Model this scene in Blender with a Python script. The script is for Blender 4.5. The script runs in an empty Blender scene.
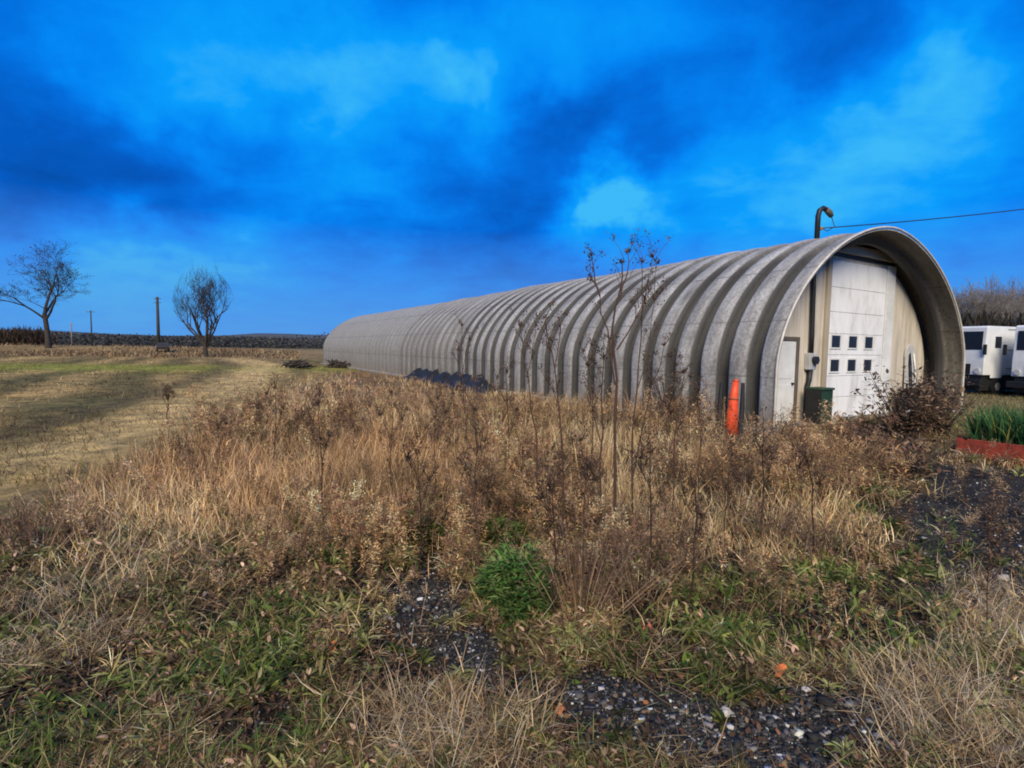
import bpy, math, random
import numpy as np
random.seed(7)
rng = np.random.default_rng(11)
scene = bpy.context.scene
COL = scene.collection
PI = math.pi

# ------------------------------------------------------------------ camera model
F_PX, PITCH, ROLL, EYE = 532.0, 0.068, 0.015, 1.80
cr, sr, cp, sp = math.cos(ROLL), math.sin(ROLL), math.cos(PITCH), math.sin(PITCH)

def ray(px, py):
    i, j = (px - 512) / F_PX, (py - 384) / F_PX
    u = cr * i + sr * j
    v = -sr * i + cr * j
    return (u, cp - sp * v, -sp - cp * v)

def gnd(px, py, z=0.0):
    r = ray(px, py)
    t = (z - EYE) / r[2]
    return (r[0] * t, r[1] * t)

def at(px, py, Y):
    r = ray(px, py)
    t = Y / r[1]
    return (r[0] * t, Y, EYE + r[2] * t)

# ------------------------------------------------------------------ object helpers
def tag(o, label=None, cat=None, group=None, kind=None):
    if label: o['label'] = label
    if cat: o['category'] = cat
    if group: o['group'] = group
    if kind: o['kind'] = kind
    return o

def thing(name, label, cat, loc=(0, 0, 0), rotz=0.0, group=None):
    o = bpy.data.objects.new(name, None)
    COL.objects.link(o)
    o.empty_display_size = 0.2
    o.location = loc
    o.rotation_euler = (0, 0, rotz)
    return tag(o, label, cat, group)

def link(name, me, mat, parent=None, smooth=False):
    if mat and len(me.materials) == 0:
        me.materials.append(mat)
    o = bpy.data.objects.new(name, me)
    COL.objects.link(o)
    if parent: o.parent = parent
    if smooth:
        me.polygons.foreach_set('use_smooth', [True] * len(me.polygons))
    return o

def bevel(o, w=0.01, seg=2):
    m = o.modifiers.new('bev', 'BEVEL')
    m.width = w; m.segments = seg; m.limit_method = 'ANGLE'; m.angle_limit = math.radians(40)
    return o

class MB:
    def __init__(s): s.v = []; s.f = []
    def add(s, vs, fs):
        n = len(s.v); s.v += [tuple(p) for p in vs]; s.f += [tuple(i + n for i in q) for q in fs]; return s
    def box(s, x0, x1, y0, y1, z0, z1):
        return s.add([(x0,y0,z0),(x1,y0,z0),(x1,y1,z0),(x0,y1,z0),(x0,y0,z1),(x1,y0,z1),(x1,y1,z1),(x0,y1,z1)],
                     [(0,3,2,1),(4,5,6,7),(0,1,5,4),(1,2,6,5),(2,3,7,6),(3,0,4,7)])
    def tube(s, pts, rad, n=6, cap=True):
        V, Q = tube(pts, rad, n)
        k = len(pts)
        s.add(V, Q)
        if cap:
            b = len(s.v) - len(V)
            s.f.append(tuple(b + i for i in range(n))[::-1])
            s.f.append(tuple(b + (k - 1) * n + i for i in range(n)))
        return s
    def prism(s, poly, y0, y1):   # poly in x,z extruded along y
        n = len(poly)
        vs = [(x, y0, z) for x, z in poly] + [(x, y1, z) for x, z in poly]
        fs = [tuple(range(n)), tuple(range(2 * n - 1, n - 1, -1))]
        fs += [(i, n + i, n + (i + 1) % n, (i + 1) % n) for i in range(n)]
        return s.add(vs, fs)
    def prism_x(s, poly, x0, x1):   # poly in y,z extruded along x
        n = len(poly)
        vs = [(x0, y, z) for y, z in poly] + [(x1, y, z) for y, z in poly]
        fs = [tuple(range(n))[::-1], tuple(range(n, 2 * n))]
        fs += [(i, (i + 1) % n, n + (i + 1) % n, n + i) for i in range(n)]
        return s.add(vs, fs)
    def disc(s, c, r, axis, h, n=16):
        a = {'x': 0, 'y': 1, 'z': 2}[axis]
        def P(t, o):
            p = [0, 0, 0]; b, d = [k for k in range(3) if k != a]
            p[a] = o; p[b] = r * math.cos(t); p[d] = r * math.sin(t)
            return tuple(p[k] + c[k] for k in range(3))
        vs = [P(2*PI*i/n, 0) for i in range(n)] + [P(2*PI*i/n, h) for i in range(n)]
        fs = [tuple(range(n))[::-1], tuple(range(n, 2*n))] + [(i, (i+1) % n, n+(i+1) % n, n+i) for i in range(n)]
        return s.add(vs, fs)
    def build(s, name, mat, parent=None, smooth=False, bev=0):
        me = bpy.data.meshes.new(name); me.from_pydata(s.v, [], s.f); me.update()
        import bmesh
        bm = bmesh.new(); bm.from_mesh(me); bmesh.ops.recalc_face_normals(bm, faces=bm.faces); bm.to_mesh(me); bm.free()
        o = link(name, me, mat, parent, smooth)
        if bev: bevel(o, bev)
        return o

def tube(pts, rad, n=3):
    P = np.array(pts, float); k = len(P)
    R = np.broadcast_to(np.array(rad, float), (k,))
    T = np.gradient(P, axis=0); T /= np.linalg.norm(T, axis=1)[:, None] + 1e-12
    ref = np.array([0.31, 0.95, 0.05]) if abs(T[0] @ np.array([0.31, .95, .05])) < .9 else np.array([1., 0, 0])
    A = np.cross(T, ref); A /= np.linalg.norm(A, axis=1)[:, None] + 1e-12
    B = np.cross(T, A)
    th = np.arange(n) * 2 * PI / n
    V = P[:, None] + R[:, None, None] * (A[:, None] * np.cos(th)[None, :, None] + B[:, None] * np.sin(th)[None, :, None])
    Q = []
    for i in range(k - 1):
        for j in range(n):
            Q.append((i*n+j, i*n+(j+1) % n, (i+1)*n+(j+1) % n, (i+1)*n+j))
    return V.reshape(-1, 3), Q

def quadmesh(name, V, Q, C=None, smooth=False):
    """numpy verts (N,3), quads (M,4), colours (N,3) -> mesh"""
    me = bpy.data.meshes.new(name)
    V = np.ascontiguousarray(V, np.float32); Q = np.ascontiguousarray(Q, np.int32)
    me.vertices.add(len(V)); me.vertices.foreach_set('co', V.ravel())
    me.loops.add(Q.size); me.loops.foreach_set('vertex_index', Q.ravel())
    me.polygons.add(len(Q)); me.polygons.foreach_set('loop_start', np.arange(0, Q.size, 4, dtype=np.int32))
    if smooth: me.polygons.foreach_set('use_smooth', np.ones(len(Q), bool))
    me.update(calc_edges=True)
    if C is not None:
        at_ = me.color_attributes.new('tint', 'FLOAT_COLOR', 'POINT')
        c4 = np.ones((len(V), 4), np.float32); c4[:, :3] = C
        at_.data.foreach_set('color', c4.ravel())
    return me

# ------------------------------------------------------------------ materials
def new_mat(name):
    m = bpy.data.materials.new(name); m.use_nodes = True
    nt = m.node_tree; b = nt.nodes['Principled BSDF']
    return m, nt, b

def N(nt, t, **kw):
    n = nt.nodes.new(t)
    for k, v in kw.items():
        if k.startswith('i_'):
            n.inputs[k[2:].replace('_', ' ')].default_value = v
        else: setattr(n, k, v)
    return n

def rampset(r, stops):
    el = r.color_ramp.elements
    while len(el) > 1: el.remove(el[-1])
    el[0].position = stops[0][0]; el[0].color = (*stops[0][1], 1)
    for p, c in stops[1:]:
        e = el.new(p); e.color = (*c, 1)

def mat_noise(name, stops, scale=3.0, rough=0.8, bump=0.1, detail=6, dist=0.02, metallic=0.0, stretch=(1,1,1), spec=0.3, coords='Object'):
    m, nt, b = new_mat(name); L = nt.links
    tc = N(nt, 'ShaderNodeTexCoord'); mp = N(nt, 'ShaderNodeMapping'); mp.inputs['Scale'].default_value = stretch
    L.new(tc.outputs[coords], mp.inputs[0])
    n1 = N(nt, 'ShaderNodeTexNoise', i_Scale=scale, i_Detail=detail, i_Roughness=.65); L.new(mp.outputs[0], n1.inputs['Vector'])
    r = N(nt, 'ShaderNodeValToRGB'); rampset(r, stops); L.new(n1.outputs['Fac'], r.inputs[0]); L.new(r.outputs[0], b.inputs['Base Color'])
    n2 = N(nt, 'ShaderNodeTexNoise', i_Scale=scale * 6, i_Detail=4); L.new(mp.outputs[0], n2.inputs['Vector'])
    bp = N(nt, 'ShaderNodeBump', i_Strength=bump, i_Distance=dist); L.new(n2.outputs['Fac'], bp.inputs['Height']); L.new(bp.outputs[0], b.inputs['Normal'])
    b.inputs['Roughness'].default_value = rough; b.inputs['Metallic'].default_value = metallic
    b.inputs['Specular IOR Level'].default_value = spec
    return m

def mat_plain(name, c, var=.25, rough=.7, scale=4, **k):
    a = tuple(x * (1 - var) for x in c); d = tuple(min(1, x * (1 + var)) for x in c)
    return mat_noise(name, [(.3, a), (.7, d)], scale=scale, rough=rough, **k)

def mat_tint(name, rough=.85, transl=.25, var=.0):
    m, nt, b = new_mat(name); L = nt.links
    at_ = N(nt, 'ShaderNodeAttribute'); at_.attribute_name = 'tint'
    L.new(at_.outputs['Color'], b.inputs['Base Color'])
    b.inputs['Roughness'].default_value = rough; b.inputs['Specular IOR Level'].default_value = .15
    if transl > 0:
        tr = N(nt, 'ShaderNodeBsdfTranslucent'); L.new(at_.outputs['Color'], tr.inputs[0])
        mx = N(nt, 'ShaderNodeMixShader'); mx.inputs[0].default_value = transl
        L.new(b.outputs[0], mx.inputs[1]); L.new(tr.outputs[0], mx.inputs[2])
        L.new(mx.outputs[0], nt.nodes['Material Output'].inputs[0])
    return m

M_leaf = mat_tint('leaf_tint', transl=.3)
M_stem = mat_tint('stem_tint', transl=0)
M_bark = mat_noise('bark', [(.3, (.022, .017, .013)), (.7, (.06, .048, .036))], 2.5, .9, .5)
M_bark_pale = mat_noise('bark_pale', [(.3, (.12, .105, .09)), (.7, (.24, .21, .185))], 2.5, .9, .3)
M_dark = mat_plain('black_plastic', (.014, .014, .014), rough=.5)
M_glass = mat_plain('dark_glass', (.010, .011, .012), rough=.35, bump=0, spec=.5)
M_white = mat_noise('white_paint', [(.25, (.46, .45, .40)), (.55, (.62, .61, .56)), (.8, (.70, .69, .64))], 1.6, .5, .04)
M_whitedirty = mat_noise('white_paint_dirty', [(.25, (.42, .41, .37)), (.5, (.66, .65, .61)), (.8, (.76, .75, .71))], 2.5, .6, .06, stretch=(1, 1, .35))
M_tanboard = mat_noise('tan_board', [(.25, (.24, .20, .145)), (.75, (.40, .345, .26))], 1.5, .75, .08, stretch=(1, 1, .3))
M_concrete = mat_noise('concrete', [(.3, (.15, .135, .11)), (.7, (.28, .26, .22))], 4, .9, .3)

def Mth_(nt, op, a, b=None, c=None):
    n = N(nt, 'ShaderNodeMath', operation=op)
    for i, v in enumerate((a, b, c)):
        if v is None: continue
        if isinstance(v, (int, float)): n.inputs[i].default_value = v
        else: nt.links.new(v, n.inputs[i])
    return n.outputs[0]

def mat_galv(name, base, dark, groove=.60):
    m, nt, b = new_mat(name); L = nt.links
    tc = N(nt, 'ShaderNodeTexCoord')
    mp = N(nt, 'ShaderNodeMapping'); mp.inputs['Scale'].default_value = (.35, 1.6, .35); L.new(tc.outputs['Object'], mp.inputs[0])
    n1 = N(nt, 'ShaderNodeTexNoise', i_Scale=1.6, i_Detail=9, i_Roughness=.7, i_Distortion=.4); L.new(mp.outputs[0], n1.inputs['Vector'])
    r = N(nt, 'ShaderNodeValToRGB'); rampset(r, [(.28, dark), (.5, tuple((a + b2) / 2 for a, b2 in zip(base, dark))), (.68, base)]); L.new(n1.outputs['Fac'], r.inputs[0])
    n3 = N(nt, 'ShaderNodeTexNoise', i_Scale=14.0, i_Detail=5, i_Roughness=.7); L.new(tc.outputs['Object'], n3.inputs['Vector'])
    r3 = N(nt, 'ShaderNodeValToRGB'); rampset(r3, [(.3, (.50, .50, .50)), (.7, (1.18, 1.17, 1.15))]); L.new(n3.outputs['Fac'], r3.inputs[0])
    mx = N(nt, 'ShaderNodeMixRGB', blend_type='MULTIPLY'); mx.inputs[0].default_value = 1
    L.new(r.outputs[0], mx.inputs[1]); L.new(r3.outputs[0], mx.inputs[2])
    # plate laps across the arch: faint darker seams at fixed heights
    sx = N(nt, 'ShaderNodeSeparateXYZ'); L.new(tc.outputs['Object'], sx.inputs[0])
    md = N(nt, 'ShaderNodeMath', operation='PINGPONG'); md.inputs[1].default_value = .62; L.new(sx.outputs['Z'], md.inputs[0])
    mr = N(nt, 'ShaderNodeMapRange'); mr.inputs['From Min'].default_value = 0; mr.inputs['From Max'].default_value = .03
    mr.inputs['To Min'].default_value = .62; mr.inputs['To Max'].default_value = 1; L.new(md.outputs[0], mr.inputs['Value'])
    m2 = N(nt, 'ShaderNodeMixRGB', blend_type='MULTIPLY'); m2.inputs[0].default_value = 1
    L.new(mx.outputs[0], m2.inputs[1]); L.new(mr.outputs[0], m2.inputs[2])
    # a little rust low down
    n4 = N(nt, 'ShaderNodeTexNoise', i_Scale=5.0, i_Detail=6); L.new(mp.outputs[0], n4.inputs['Vector'])
    mz = N(nt, 'ShaderNodeMapRange'); mz.inputs['From Min'].default_value = .9; mz.inputs['From Max'].default_value = 0; L.new(sx.outputs['Z'], mz.inputs['Value'])
    ml = N(nt, 'ShaderNodeMath', operation='MULTIPLY'); L.new(n4.outputs['Fac'], ml.inputs[0]); L.new(mz.outputs[0], ml.inputs[1])
    m3 = N(nt, 'ShaderNodeMixRGB'); L.new(ml.outputs[0], m3.inputs[0]); L.new(m2.outputs[0], m3.inputs[1]); m3.inputs[2].default_value = (.16, .10, .055, 1)
    # shade painted into the colour of the rib valleys and their front flanks
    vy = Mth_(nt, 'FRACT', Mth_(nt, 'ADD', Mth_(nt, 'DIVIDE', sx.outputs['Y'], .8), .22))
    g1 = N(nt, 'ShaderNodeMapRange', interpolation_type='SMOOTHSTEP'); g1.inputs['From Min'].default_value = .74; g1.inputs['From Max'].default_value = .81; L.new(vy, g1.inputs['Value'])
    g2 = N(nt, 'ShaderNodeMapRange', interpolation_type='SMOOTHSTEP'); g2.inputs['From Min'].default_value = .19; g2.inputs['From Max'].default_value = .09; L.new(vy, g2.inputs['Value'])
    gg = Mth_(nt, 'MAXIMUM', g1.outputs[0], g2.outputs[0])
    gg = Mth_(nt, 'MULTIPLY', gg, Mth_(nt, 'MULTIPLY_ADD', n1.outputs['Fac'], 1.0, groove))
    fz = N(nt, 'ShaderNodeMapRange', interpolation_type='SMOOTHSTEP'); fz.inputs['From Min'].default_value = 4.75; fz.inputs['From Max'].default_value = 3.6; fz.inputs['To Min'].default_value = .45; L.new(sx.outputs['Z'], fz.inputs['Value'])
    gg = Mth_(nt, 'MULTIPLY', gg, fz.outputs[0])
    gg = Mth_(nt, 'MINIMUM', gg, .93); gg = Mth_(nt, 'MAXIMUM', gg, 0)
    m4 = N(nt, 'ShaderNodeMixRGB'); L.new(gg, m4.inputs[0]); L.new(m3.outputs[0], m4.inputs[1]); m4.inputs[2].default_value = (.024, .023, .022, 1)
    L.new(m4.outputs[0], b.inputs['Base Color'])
    bp = N(nt, 'ShaderNodeBump', i_Strength=.25, i_Distance=.02); L.new(n3.outputs['Fac'], bp.inputs['Height']); L.new(bp.outputs[0], b.inputs['Normal'])
    b.inputs['Roughness'].default_value = .62; b.inputs['Metallic'].default_value = .0; b.inputs['Specular IOR Level'].default_value = .25
    return m
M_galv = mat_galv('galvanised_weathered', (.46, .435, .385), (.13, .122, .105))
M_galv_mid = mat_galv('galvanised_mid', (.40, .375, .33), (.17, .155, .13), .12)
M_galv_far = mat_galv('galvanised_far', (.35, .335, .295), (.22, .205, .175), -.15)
M_galv_in = mat_galv('galvanised_inside', (.19, .17, .135), (.065, .055, .042))

# ------------------------------------------------------------------ blades (numpy)
def blades(pos, L, W, tilt, curl, col, prof=(1, .9, .62, .1), az=None, shade=.0, tipcol=None):
    n = len(pos)
    az = rng.uniform(0, 2*PI, n) if az is None else az
    tw = rng.uniform(0, 2*PI, n)
    seg = 3
    P = np.zeros((n, seg + 1, 3)); P[:, 0] = pos
    d = np.stack([np.cos(az), np.sin(az)], -1)
    for k in range(seg):
        el = PI/2 - tilt - curl * (k + .5) / seg
        st = np.stack([d[:, 0]*np.cos(el), d[:, 1]*np.cos(el), np.sin(el)], -1) * (L / seg)[:, None]
        P[:, k+1] = P[:, k] + st
    # keep above ground
    P[:, 1:, 2] = np.maximum(P[:, 1:, 2], pos[:, None, 2] + .006)
    side = np.stack([np.cos(tw), np.sin(tw), rng.uniform(-.3, .3, n)], -1)
    wp = np.array(prof)[None, :, None] * (W / 2)[:, None, None]
    V = np.stack([P - side[:, None] * wp, P + side[:, None] * wp], 2)   # n,4,2,3
    base = (np.arange(n) * 8)[:, None, None]
    q = np.array([[2*k, 2*k+1, 2*k+3, 2*k+2] for k in range(seg)])[None]
    Q = (base + q).reshape(-1, 4)
    t = np.linspace(0, 1, seg + 1)[None, :, None, None]
    C = np.broadcast_to(col[:, None, None, :], (n, 4, 2, 3)) * (1 - shade + shade * t)
    return V.reshape(-1, 3), Q, C.reshape(-1, 3)

def merge(parts):
    Vs, Qs, Cs, o = [], [], [], 0
    for V, Q, C in parts:
        Vs.append(V); Qs.append(np.asarray(Q) + o); Cs.append(C); o += len(V)
    return np.concatenate(Vs), np.concatenate(Qs), np.concatenate(Cs)

def pick(pal, n, w=None, jit=.25):
    pal = np.array(pal); w = None if w is None else np.array(w) / np.sum(w)
    c = pal[rng.choice(len(pal), n, p=w)]
    return c * rng.uniform(1 - jit, 1 + jit, (n, 1)) * rng.uniform(.93, 1.07, (n, 3))

def vnoise(x, y, s, seed=0):
    """value noise in 0..1"""
    r = np.random.default_rng(seed); T = r.random((128, 128))
    x = x / s + 500; y = y / s + 500
    xi = np.floor(x).astype(int); yi = np.floor(y).astype(int); fx = x - xi; fy = y - yi
    fx = fx*fx*(3-2*fx); fy = fy*fy*(3-2*fy)
    g = lambda a, b: T[a % 128, b % 128]
    return (g(xi, yi)*(1-fx)+g(xi+1, yi)*fx)*(1-fy) + (g(xi, yi+1)*(1-fx)+g(xi+1, yi+1)*fx)*fy

def fbm(x, y, s, seed=0):
    return (vnoise(x, y, s, seed)*.5 + vnoise(x, y, s*.45, seed+1)*.3 + vnoise(x, y, s*.2, seed+2)*.2)

def blob(px, py, rx, ry):
    """a patch of the ground: centre and radii (m), axes along / across the line of sight"""
    cx, cy = gnd(px, py); ax, ay = gnd(px + rx, py); fx, fy = gnd(px, py - ry); nx, ny = gnd(px, py + ry)
    u = math.hypot(cx, cy); d = (cx / u, cy / u)
    return (cx, cy, math.hypot(ax - cx, ay - cy), max(.05, math.hypot(fx - nx, fy - ny) / 2), d)

def inblob(x, y, blobs):
    m = np.zeros_like(x)
    for cx, cy, rx, ry, d in blobs:
        dx, dy = x - cx, y - cy
        al = dx * d[0] + dy * d[1]; ac = dx * d[1] - dy * d[0]
        m = np.maximum(m, np.clip(1.35 - np.sqrt((ac / rx)**2 + (al / ry)**2), 0, 1))
    return np.clip(m * 1.6, 0, 1)

# ------------------------------------------------------------------ layout on the ground
BX, BY, BA = 5.608, 11.285, 0.541
BW, BH, BL = 9.4, 4.94, 46.3
wd = (math.cos(BA), math.sin(BA)); dd = (-math.sin(BA), math.cos(BA))
def b2w(u, v): return (BX + wd[0]*u + dd[0]*v, BY + wd[1]*u + dd[1]*v)
def w2b(x, y):
    dx, dy = x - BX, y - BY
    return dx*wd[0] + dy*wd[1], dx*dd[0] + dy*dd[1]

EDGE = [gnd(-250, 610), gnd(0, 545), gnd(70, 512), gnd(150, 462), gnd(215, 430), gnd(275, 396), gnd(318, 377)]
EDGE = sorted([(q[1], q[0]) for q in EDGE])
def x_edge(y): return np.interp(y, [e[0] for e in EDGE], [e[1] for e in EDGE])

GRAVEL = [blob(700, 725, 150, 40), blob(850, 720, 70, 35), blob(985, 520, 70, 45), blob(1010, 490, 60, 22), blob(960, 478, 50, 10),
          blob(425, 600, 45, 30), blob(610, 690, 40, 20), blob(470, 650, 40, 25), blob(1060, 560, 60, 50)]
GREEN = [blob(230, 690, 90, 40), blob(60, 730, 90, 35), blob(100, 610, 60, 25), blob(270, 625, 50, 22), blob(415, 520, 26, 18),
         blob(515, 575, 36, 26), blob(500, 520, 28, 18), blob(730, 610, 60, 25), blob(700, 690, 35, 30), blob(620, 650, 40, 20), blob(905, 640, 60, 25),
         blob(870, 510, 40, 18), blob(955, 560, 35, 20), blob(930, 530, 30, 15), blob(790, 480, 40, 14), blob(650, 560, 30, 15),
         blob(200, 740, 100, 30), blob(230, 440, 20, 10), blob(90, 450, 60, 10), blob(20, 520, 30, 15), blob(330, 560, 40, 12),
         blob(850, 590, 60, 20), blob(720, 640, 50, 20), blob(90, 755, 100, 15), blob(290, 740, 40, 20)]
STRAW = [blob(455, 725, 75, 45), blob(960, 720, 80, 50), blob(990, 640, 40, 25), blob(330, 470, 120, 25), blob(380, 425, 70, 15), blob(120, 500, 90, 20),
         blob(700, 410, 60, 12), blob(820, 460, 40, 15), blob(90, 600, 60, 15), blob(1000, 600, 40, 20), blob(200, 520, 60, 14), blob(60, 650, 60, 14)]

def hgt(x, y):
    z = (fbm(x, y, 2.2, 3) - .5) * .16 * np.clip((y - 1) / 4, .25, 1) + (vnoise(x, y, .35, 9) - .5) * .035
    u, v = w2b(x, y)
    inside = np.clip(1 - np.maximum(np.maximum(-u - .2, u - BW - .2), np.maximum(-v - 2.0, v - BL)) / 1.2, 0, 1)
    z = z * (1 - inside)
    # low weedy bank far left, behind the green strip, and a dirt hump by the shrub
    z = z + 1.0 * np.exp(-((y - 92) / 9)**2) * np.clip((-x - 30) / 30, 0, 1)
    hx, hy = 8.6, 11.7
    z = z + .26 * np.exp(-(((x - hx) / 1.8)**2 + ((y - hy) / 1.1)**2))
    far = np.clip((np.hypot(x, y) - 35) / 60, 0, 1)
    return z * (1 - far * .0)

# ------------------------------------------------------------------ ground
def make_ground():
    n = 620
    s = np.linspace(-1, 1, n)
    g = 1500 * np.sinh(7.2 * s) / np.sinh(7.2)
    X, Y = np.meshgrid(g, g + 5.0, indexing='ij')
    Z = hgt(X, Y)
    V = np.stack([X, Y, Z], -1).reshape(-1, 3)
    i = np.arange(n - 1)
    A = (i[:, None] * n + i[None]).ravel()
    Q = np.stack([A, A + n, A + n + 1, A + 1], -1)
    x, y = X.ravel(), Y.ravel()
    C = np.zeros((len(x), 3))
    soil = np.array([.018, .014, .010]); tan = np.array([.27, .185, .095]); dead = np.array([.15, .10, .052]); grn = np.array([.19, .185, .03])
    dkg = np.array([.05, .055, .02])
    fld = x < x_edge(y)
    fld |= y > 48
    n1 = fbm(x, y, 9, 20); n2 = fbm(x, y, 2.5, 24)
    C[:] = soil
    mid = np.clip((y - 5) / 8, 0, 1)[:, None]
    C = C * (1 - mid) + dead * mid * (.6 + .8 * n2[:, None])
    # field: stripes run away along the track direction
    th = math.atan2(-26 + 7, 40)            # heading of the mown strips
    ca, sa = math.cos(-.62), math.sin(-.62)
    across = (x * math.cos(.50) + y * math.sin(.50)) + 1.2 * (vnoise(x, y, 9, 88) - .5)
    strip = np.clip((vnoise(across, across * 0, 1.9, 31) * .45 + vnoise(across, across * 0, .55, 32) * .30 + fbm(x, y, 1.6, 35) * .35 - .55) * 3.2 + .5, 0, 1)
    fieldc = np.array([.10, .078, .028]) * (.5 + .9 * n1[:, None]) * (1 - strip[:, None]) + np.array([.36, .235, .085]) * strip[:, None]
    gs = np.exp(-((y - 38 - .12 * (x + 25)) / 5.5)**2) * np.clip((-x - 9) / 6, 0, 1)
    gs = np.clip(gs * (.5 + 1.0 * n1), 0, 1)[:, None]
    fieldc = fieldc * (1 - gs) + (grn * (.8 + .5 * n2[:, None])) * gs
    g2 = (np.clip((fbm(x, y, 5, 40) - .5) * 5, 0, .35))[:, None] * np.clip((34 - y) / 10, 0, 1)[:, None]
    fieldc = fieldc * (1 - g2) + dkg * 1.5 * g2
    # worn pale track that runs from the field towards the far tree
    tx = np.interp(y, [8, 12, 18, 28, 45, 70, 110], [gnd(60, 470)[0]-1, gnd(150, 422)[0], gnd(205, 398)[0] , gnd(245, 378)[0], gnd(290, 364)[0], gnd(262, 356)[0], -60])
    tr = np.exp(-((x - tx) / (1.3 + .02 * y))**2)[:, None] * np.clip(.6 + n2[:, None], 0, 1)
    fieldc = fieldc * (1 - .8*tr) + np.array([.46, .32, .13]) * .8*tr
    r2 = np.exp(-((x - tx - 1.9 - .02 * y) / (.35 + .01 * y))**2)[:, None] * .75 + np.exp(-((x - tx + 1.9 + .02 * y) / (.35 + .01 * y))**2)[:, None] * .75
    fieldc = fieldc * (1 - r2) + np.array([.075, .058, .026]) * r2
    bank = np.clip((y - 58) / 12, 0, 1)[:, None]
    rusty = np.array([.20, .135, .055]) * (.6 + .9 * n1[:, None])
    fieldc = fieldc * (1 - bank) + rusty * bank
    far = np.clip((y - 140) / 100, 0, 1)[:, None]
    fieldc = fieldc * (1 - far) + np.array([.12, .095, .045]) * far
    f = fld.astype(float)[:, None]
    C = C * (1 - f) + fieldc * f
    C = np.maximum(C, .004)
    gm = inblob(x, y, GRAVEL)[:, None]
    C = C * (1 - gm) + np.array([.030, .028, .026]) * gm
    # ground to the right, beyond the building's front: worn grass and dirt
    rt = ((x > 9) & (y > 3) & (y < 60)).astype(float)[:, None] * (1 - f)
    C = C * (1 - .7 * rt) + np.array([.10, .085, .05]) * .7 * rt
    me = quadmesh('ground', V, Q, C, smooth=True)
    m, nt, b = new_mat('ground'); L = nt.links
    a = N(nt, 'ShaderNodeAttribute'); a.attribute_name = 'tint'
    tc = N(nt, 'ShaderNodeTexCoord')
    n_a = N(nt, 'ShaderNodeTexNoise', i_Scale=1.3, i_Detail=12, i_Roughness=.78); L.new(tc.outputs['Object'], n_a.inputs['Vector'])
    r = N(nt, 'ShaderNodeValToRGB'); rampset(r, [(.34, (.22, .21, .20)), (.5, (.95, .95, .95)), (.66, (1.9, 1.8, 1.6))]); L.new(n_a.outputs['Fac'], r.inputs[0])
    mx = N(nt, 'ShaderNodeMixRGB', blend_type='MULTIPLY'); mx.inputs[0].default_value = 1
    L.new(a.outputs['Color'], mx.inputs[1]); L.new(r.outputs[0], mx.inputs[2]); L.new(mx.outputs[0], b.inputs['Base Color'])
    n_b = N(nt, 'ShaderNodeTexNoise', i_Scale=28, i_Detail=6, i_Roughness=.7); L.new(tc.outputs['Object'], n_b.inputs['Vector'])
    bp = N(nt, 'ShaderNodeBump', i_Strength=.8, i_Distance=.04); L.new(n_b.outputs['Fac'], bp.inputs['Height']); L.new(bp.outputs[0], b.inputs['Normal'])
    b.inputs['Roughness'].default_value = .95; b.inputs['Specular IOR Level'].default_value = .1
    tag(link('ground', me, m), kind='structure')
make_ground()

# ------------------------------------------------------------------ quonset building
def prof_uz(W, H, s=1.41, n=1.78, K=56):
    t = np.linspace(PI, 0, K); c, si = np.cos(t), np.sin(t)
    u = BW/2 + W/2 * np.sign(c) * np.abs(c)**(2/n); z = s + (H - s) * np.abs(si)**(2/n)
    u = np.concatenate([[BW/2 - W/2]*4, u, [BW/2 + W/2]*4]); z = np.concatenate([np.linspace(0, s, 5)[:4], z, np.linspace(s, 0, 5)[1:]])
    return u, z

def rib(ph):   # 0..1 -> 0..1
    ph = ph % 1.0
    def ss(a, b, x): 
        t = np.clip((x - a) / (b - a), 0, 1); return t*t*(3-2*t)
    return ss(0.0, .10, ph) * (1 - ss(.74, .83, ph)) * (.80 + .20 * np.sin(np.clip(ph/.83, 0, 1) * PI))

def shell(v0, v1, amp, dW, mat, name, parent, period=.8, ph0=.22, thick=.035, inmat=None):
    nv = int((v1 - v0) / period * 20) + 2
    vs = np.linspace(v0, v1, nv)
    rows_o, rows_i = [], []
    for v in vs:
        o = amp * (rib(v / period + ph0) - 1.0) + dW
        wob = .012 * math.sin(v * 1.7) + .01 * math.sin(v * .43) + (.022 * math.sin(round(v / period - .3 + ph0) * 12.9898) if amp > .1 else 0)
        u, z = prof_uz(BW + 2*o, BH + o + wob)
        rows_o.append(np.stack([u, np.full_like(u, v), z], -1))
        u2, z2 = prof_uz(BW + 2*(o - thick), BH + o - thick + wob)
        rows_i.append(np.stack([u2, np.full_like(u2, v), z2], -1))
    O = np.array(rows_o); I = np.array(rows_i); k = O.shape[1]
    V = np.concatenate([O.reshape(-1, 3), I.reshape(-1, 3)]); off = nv * k
    q = []
    ii = np.arange(nv - 1)[:, None] * k + np.arange(k - 1)[None]
    A = ii.ravel(); Qo = np.stack([A, A + 1, A + k + 1, A + k], -1)
    j = np.arange(k - 1)
    rim0 = np.stack([j, j + off, j + 1 + off, j + 1], -1)
    e = (nv - 1) * k
    rim1 = np.stack([j + e, j + 1 + e, j + 1 + e + off, j + e + off], -1)
    Q = np.concatenate([Qo, rim0, rim1, Qo[:, ::-1] + off])
    me = quadmesh(name, V, Q, None, smooth=True)
    me.materials.append(mat); me.materials.append(inmat or mat)
    mi = np.zeros(len(Q), np.int32); mi[-len(Qo):] = 1
    me.polygons.foreach_set('material_index', mi)
    sm = np.ones(len(Q), bool); sm[len(Qo):len(Qo) + 2*(k-1)] = False
    me.polygons.foreach_set('use_smooth', sm)
    return link(name, me, None, parent)

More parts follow.
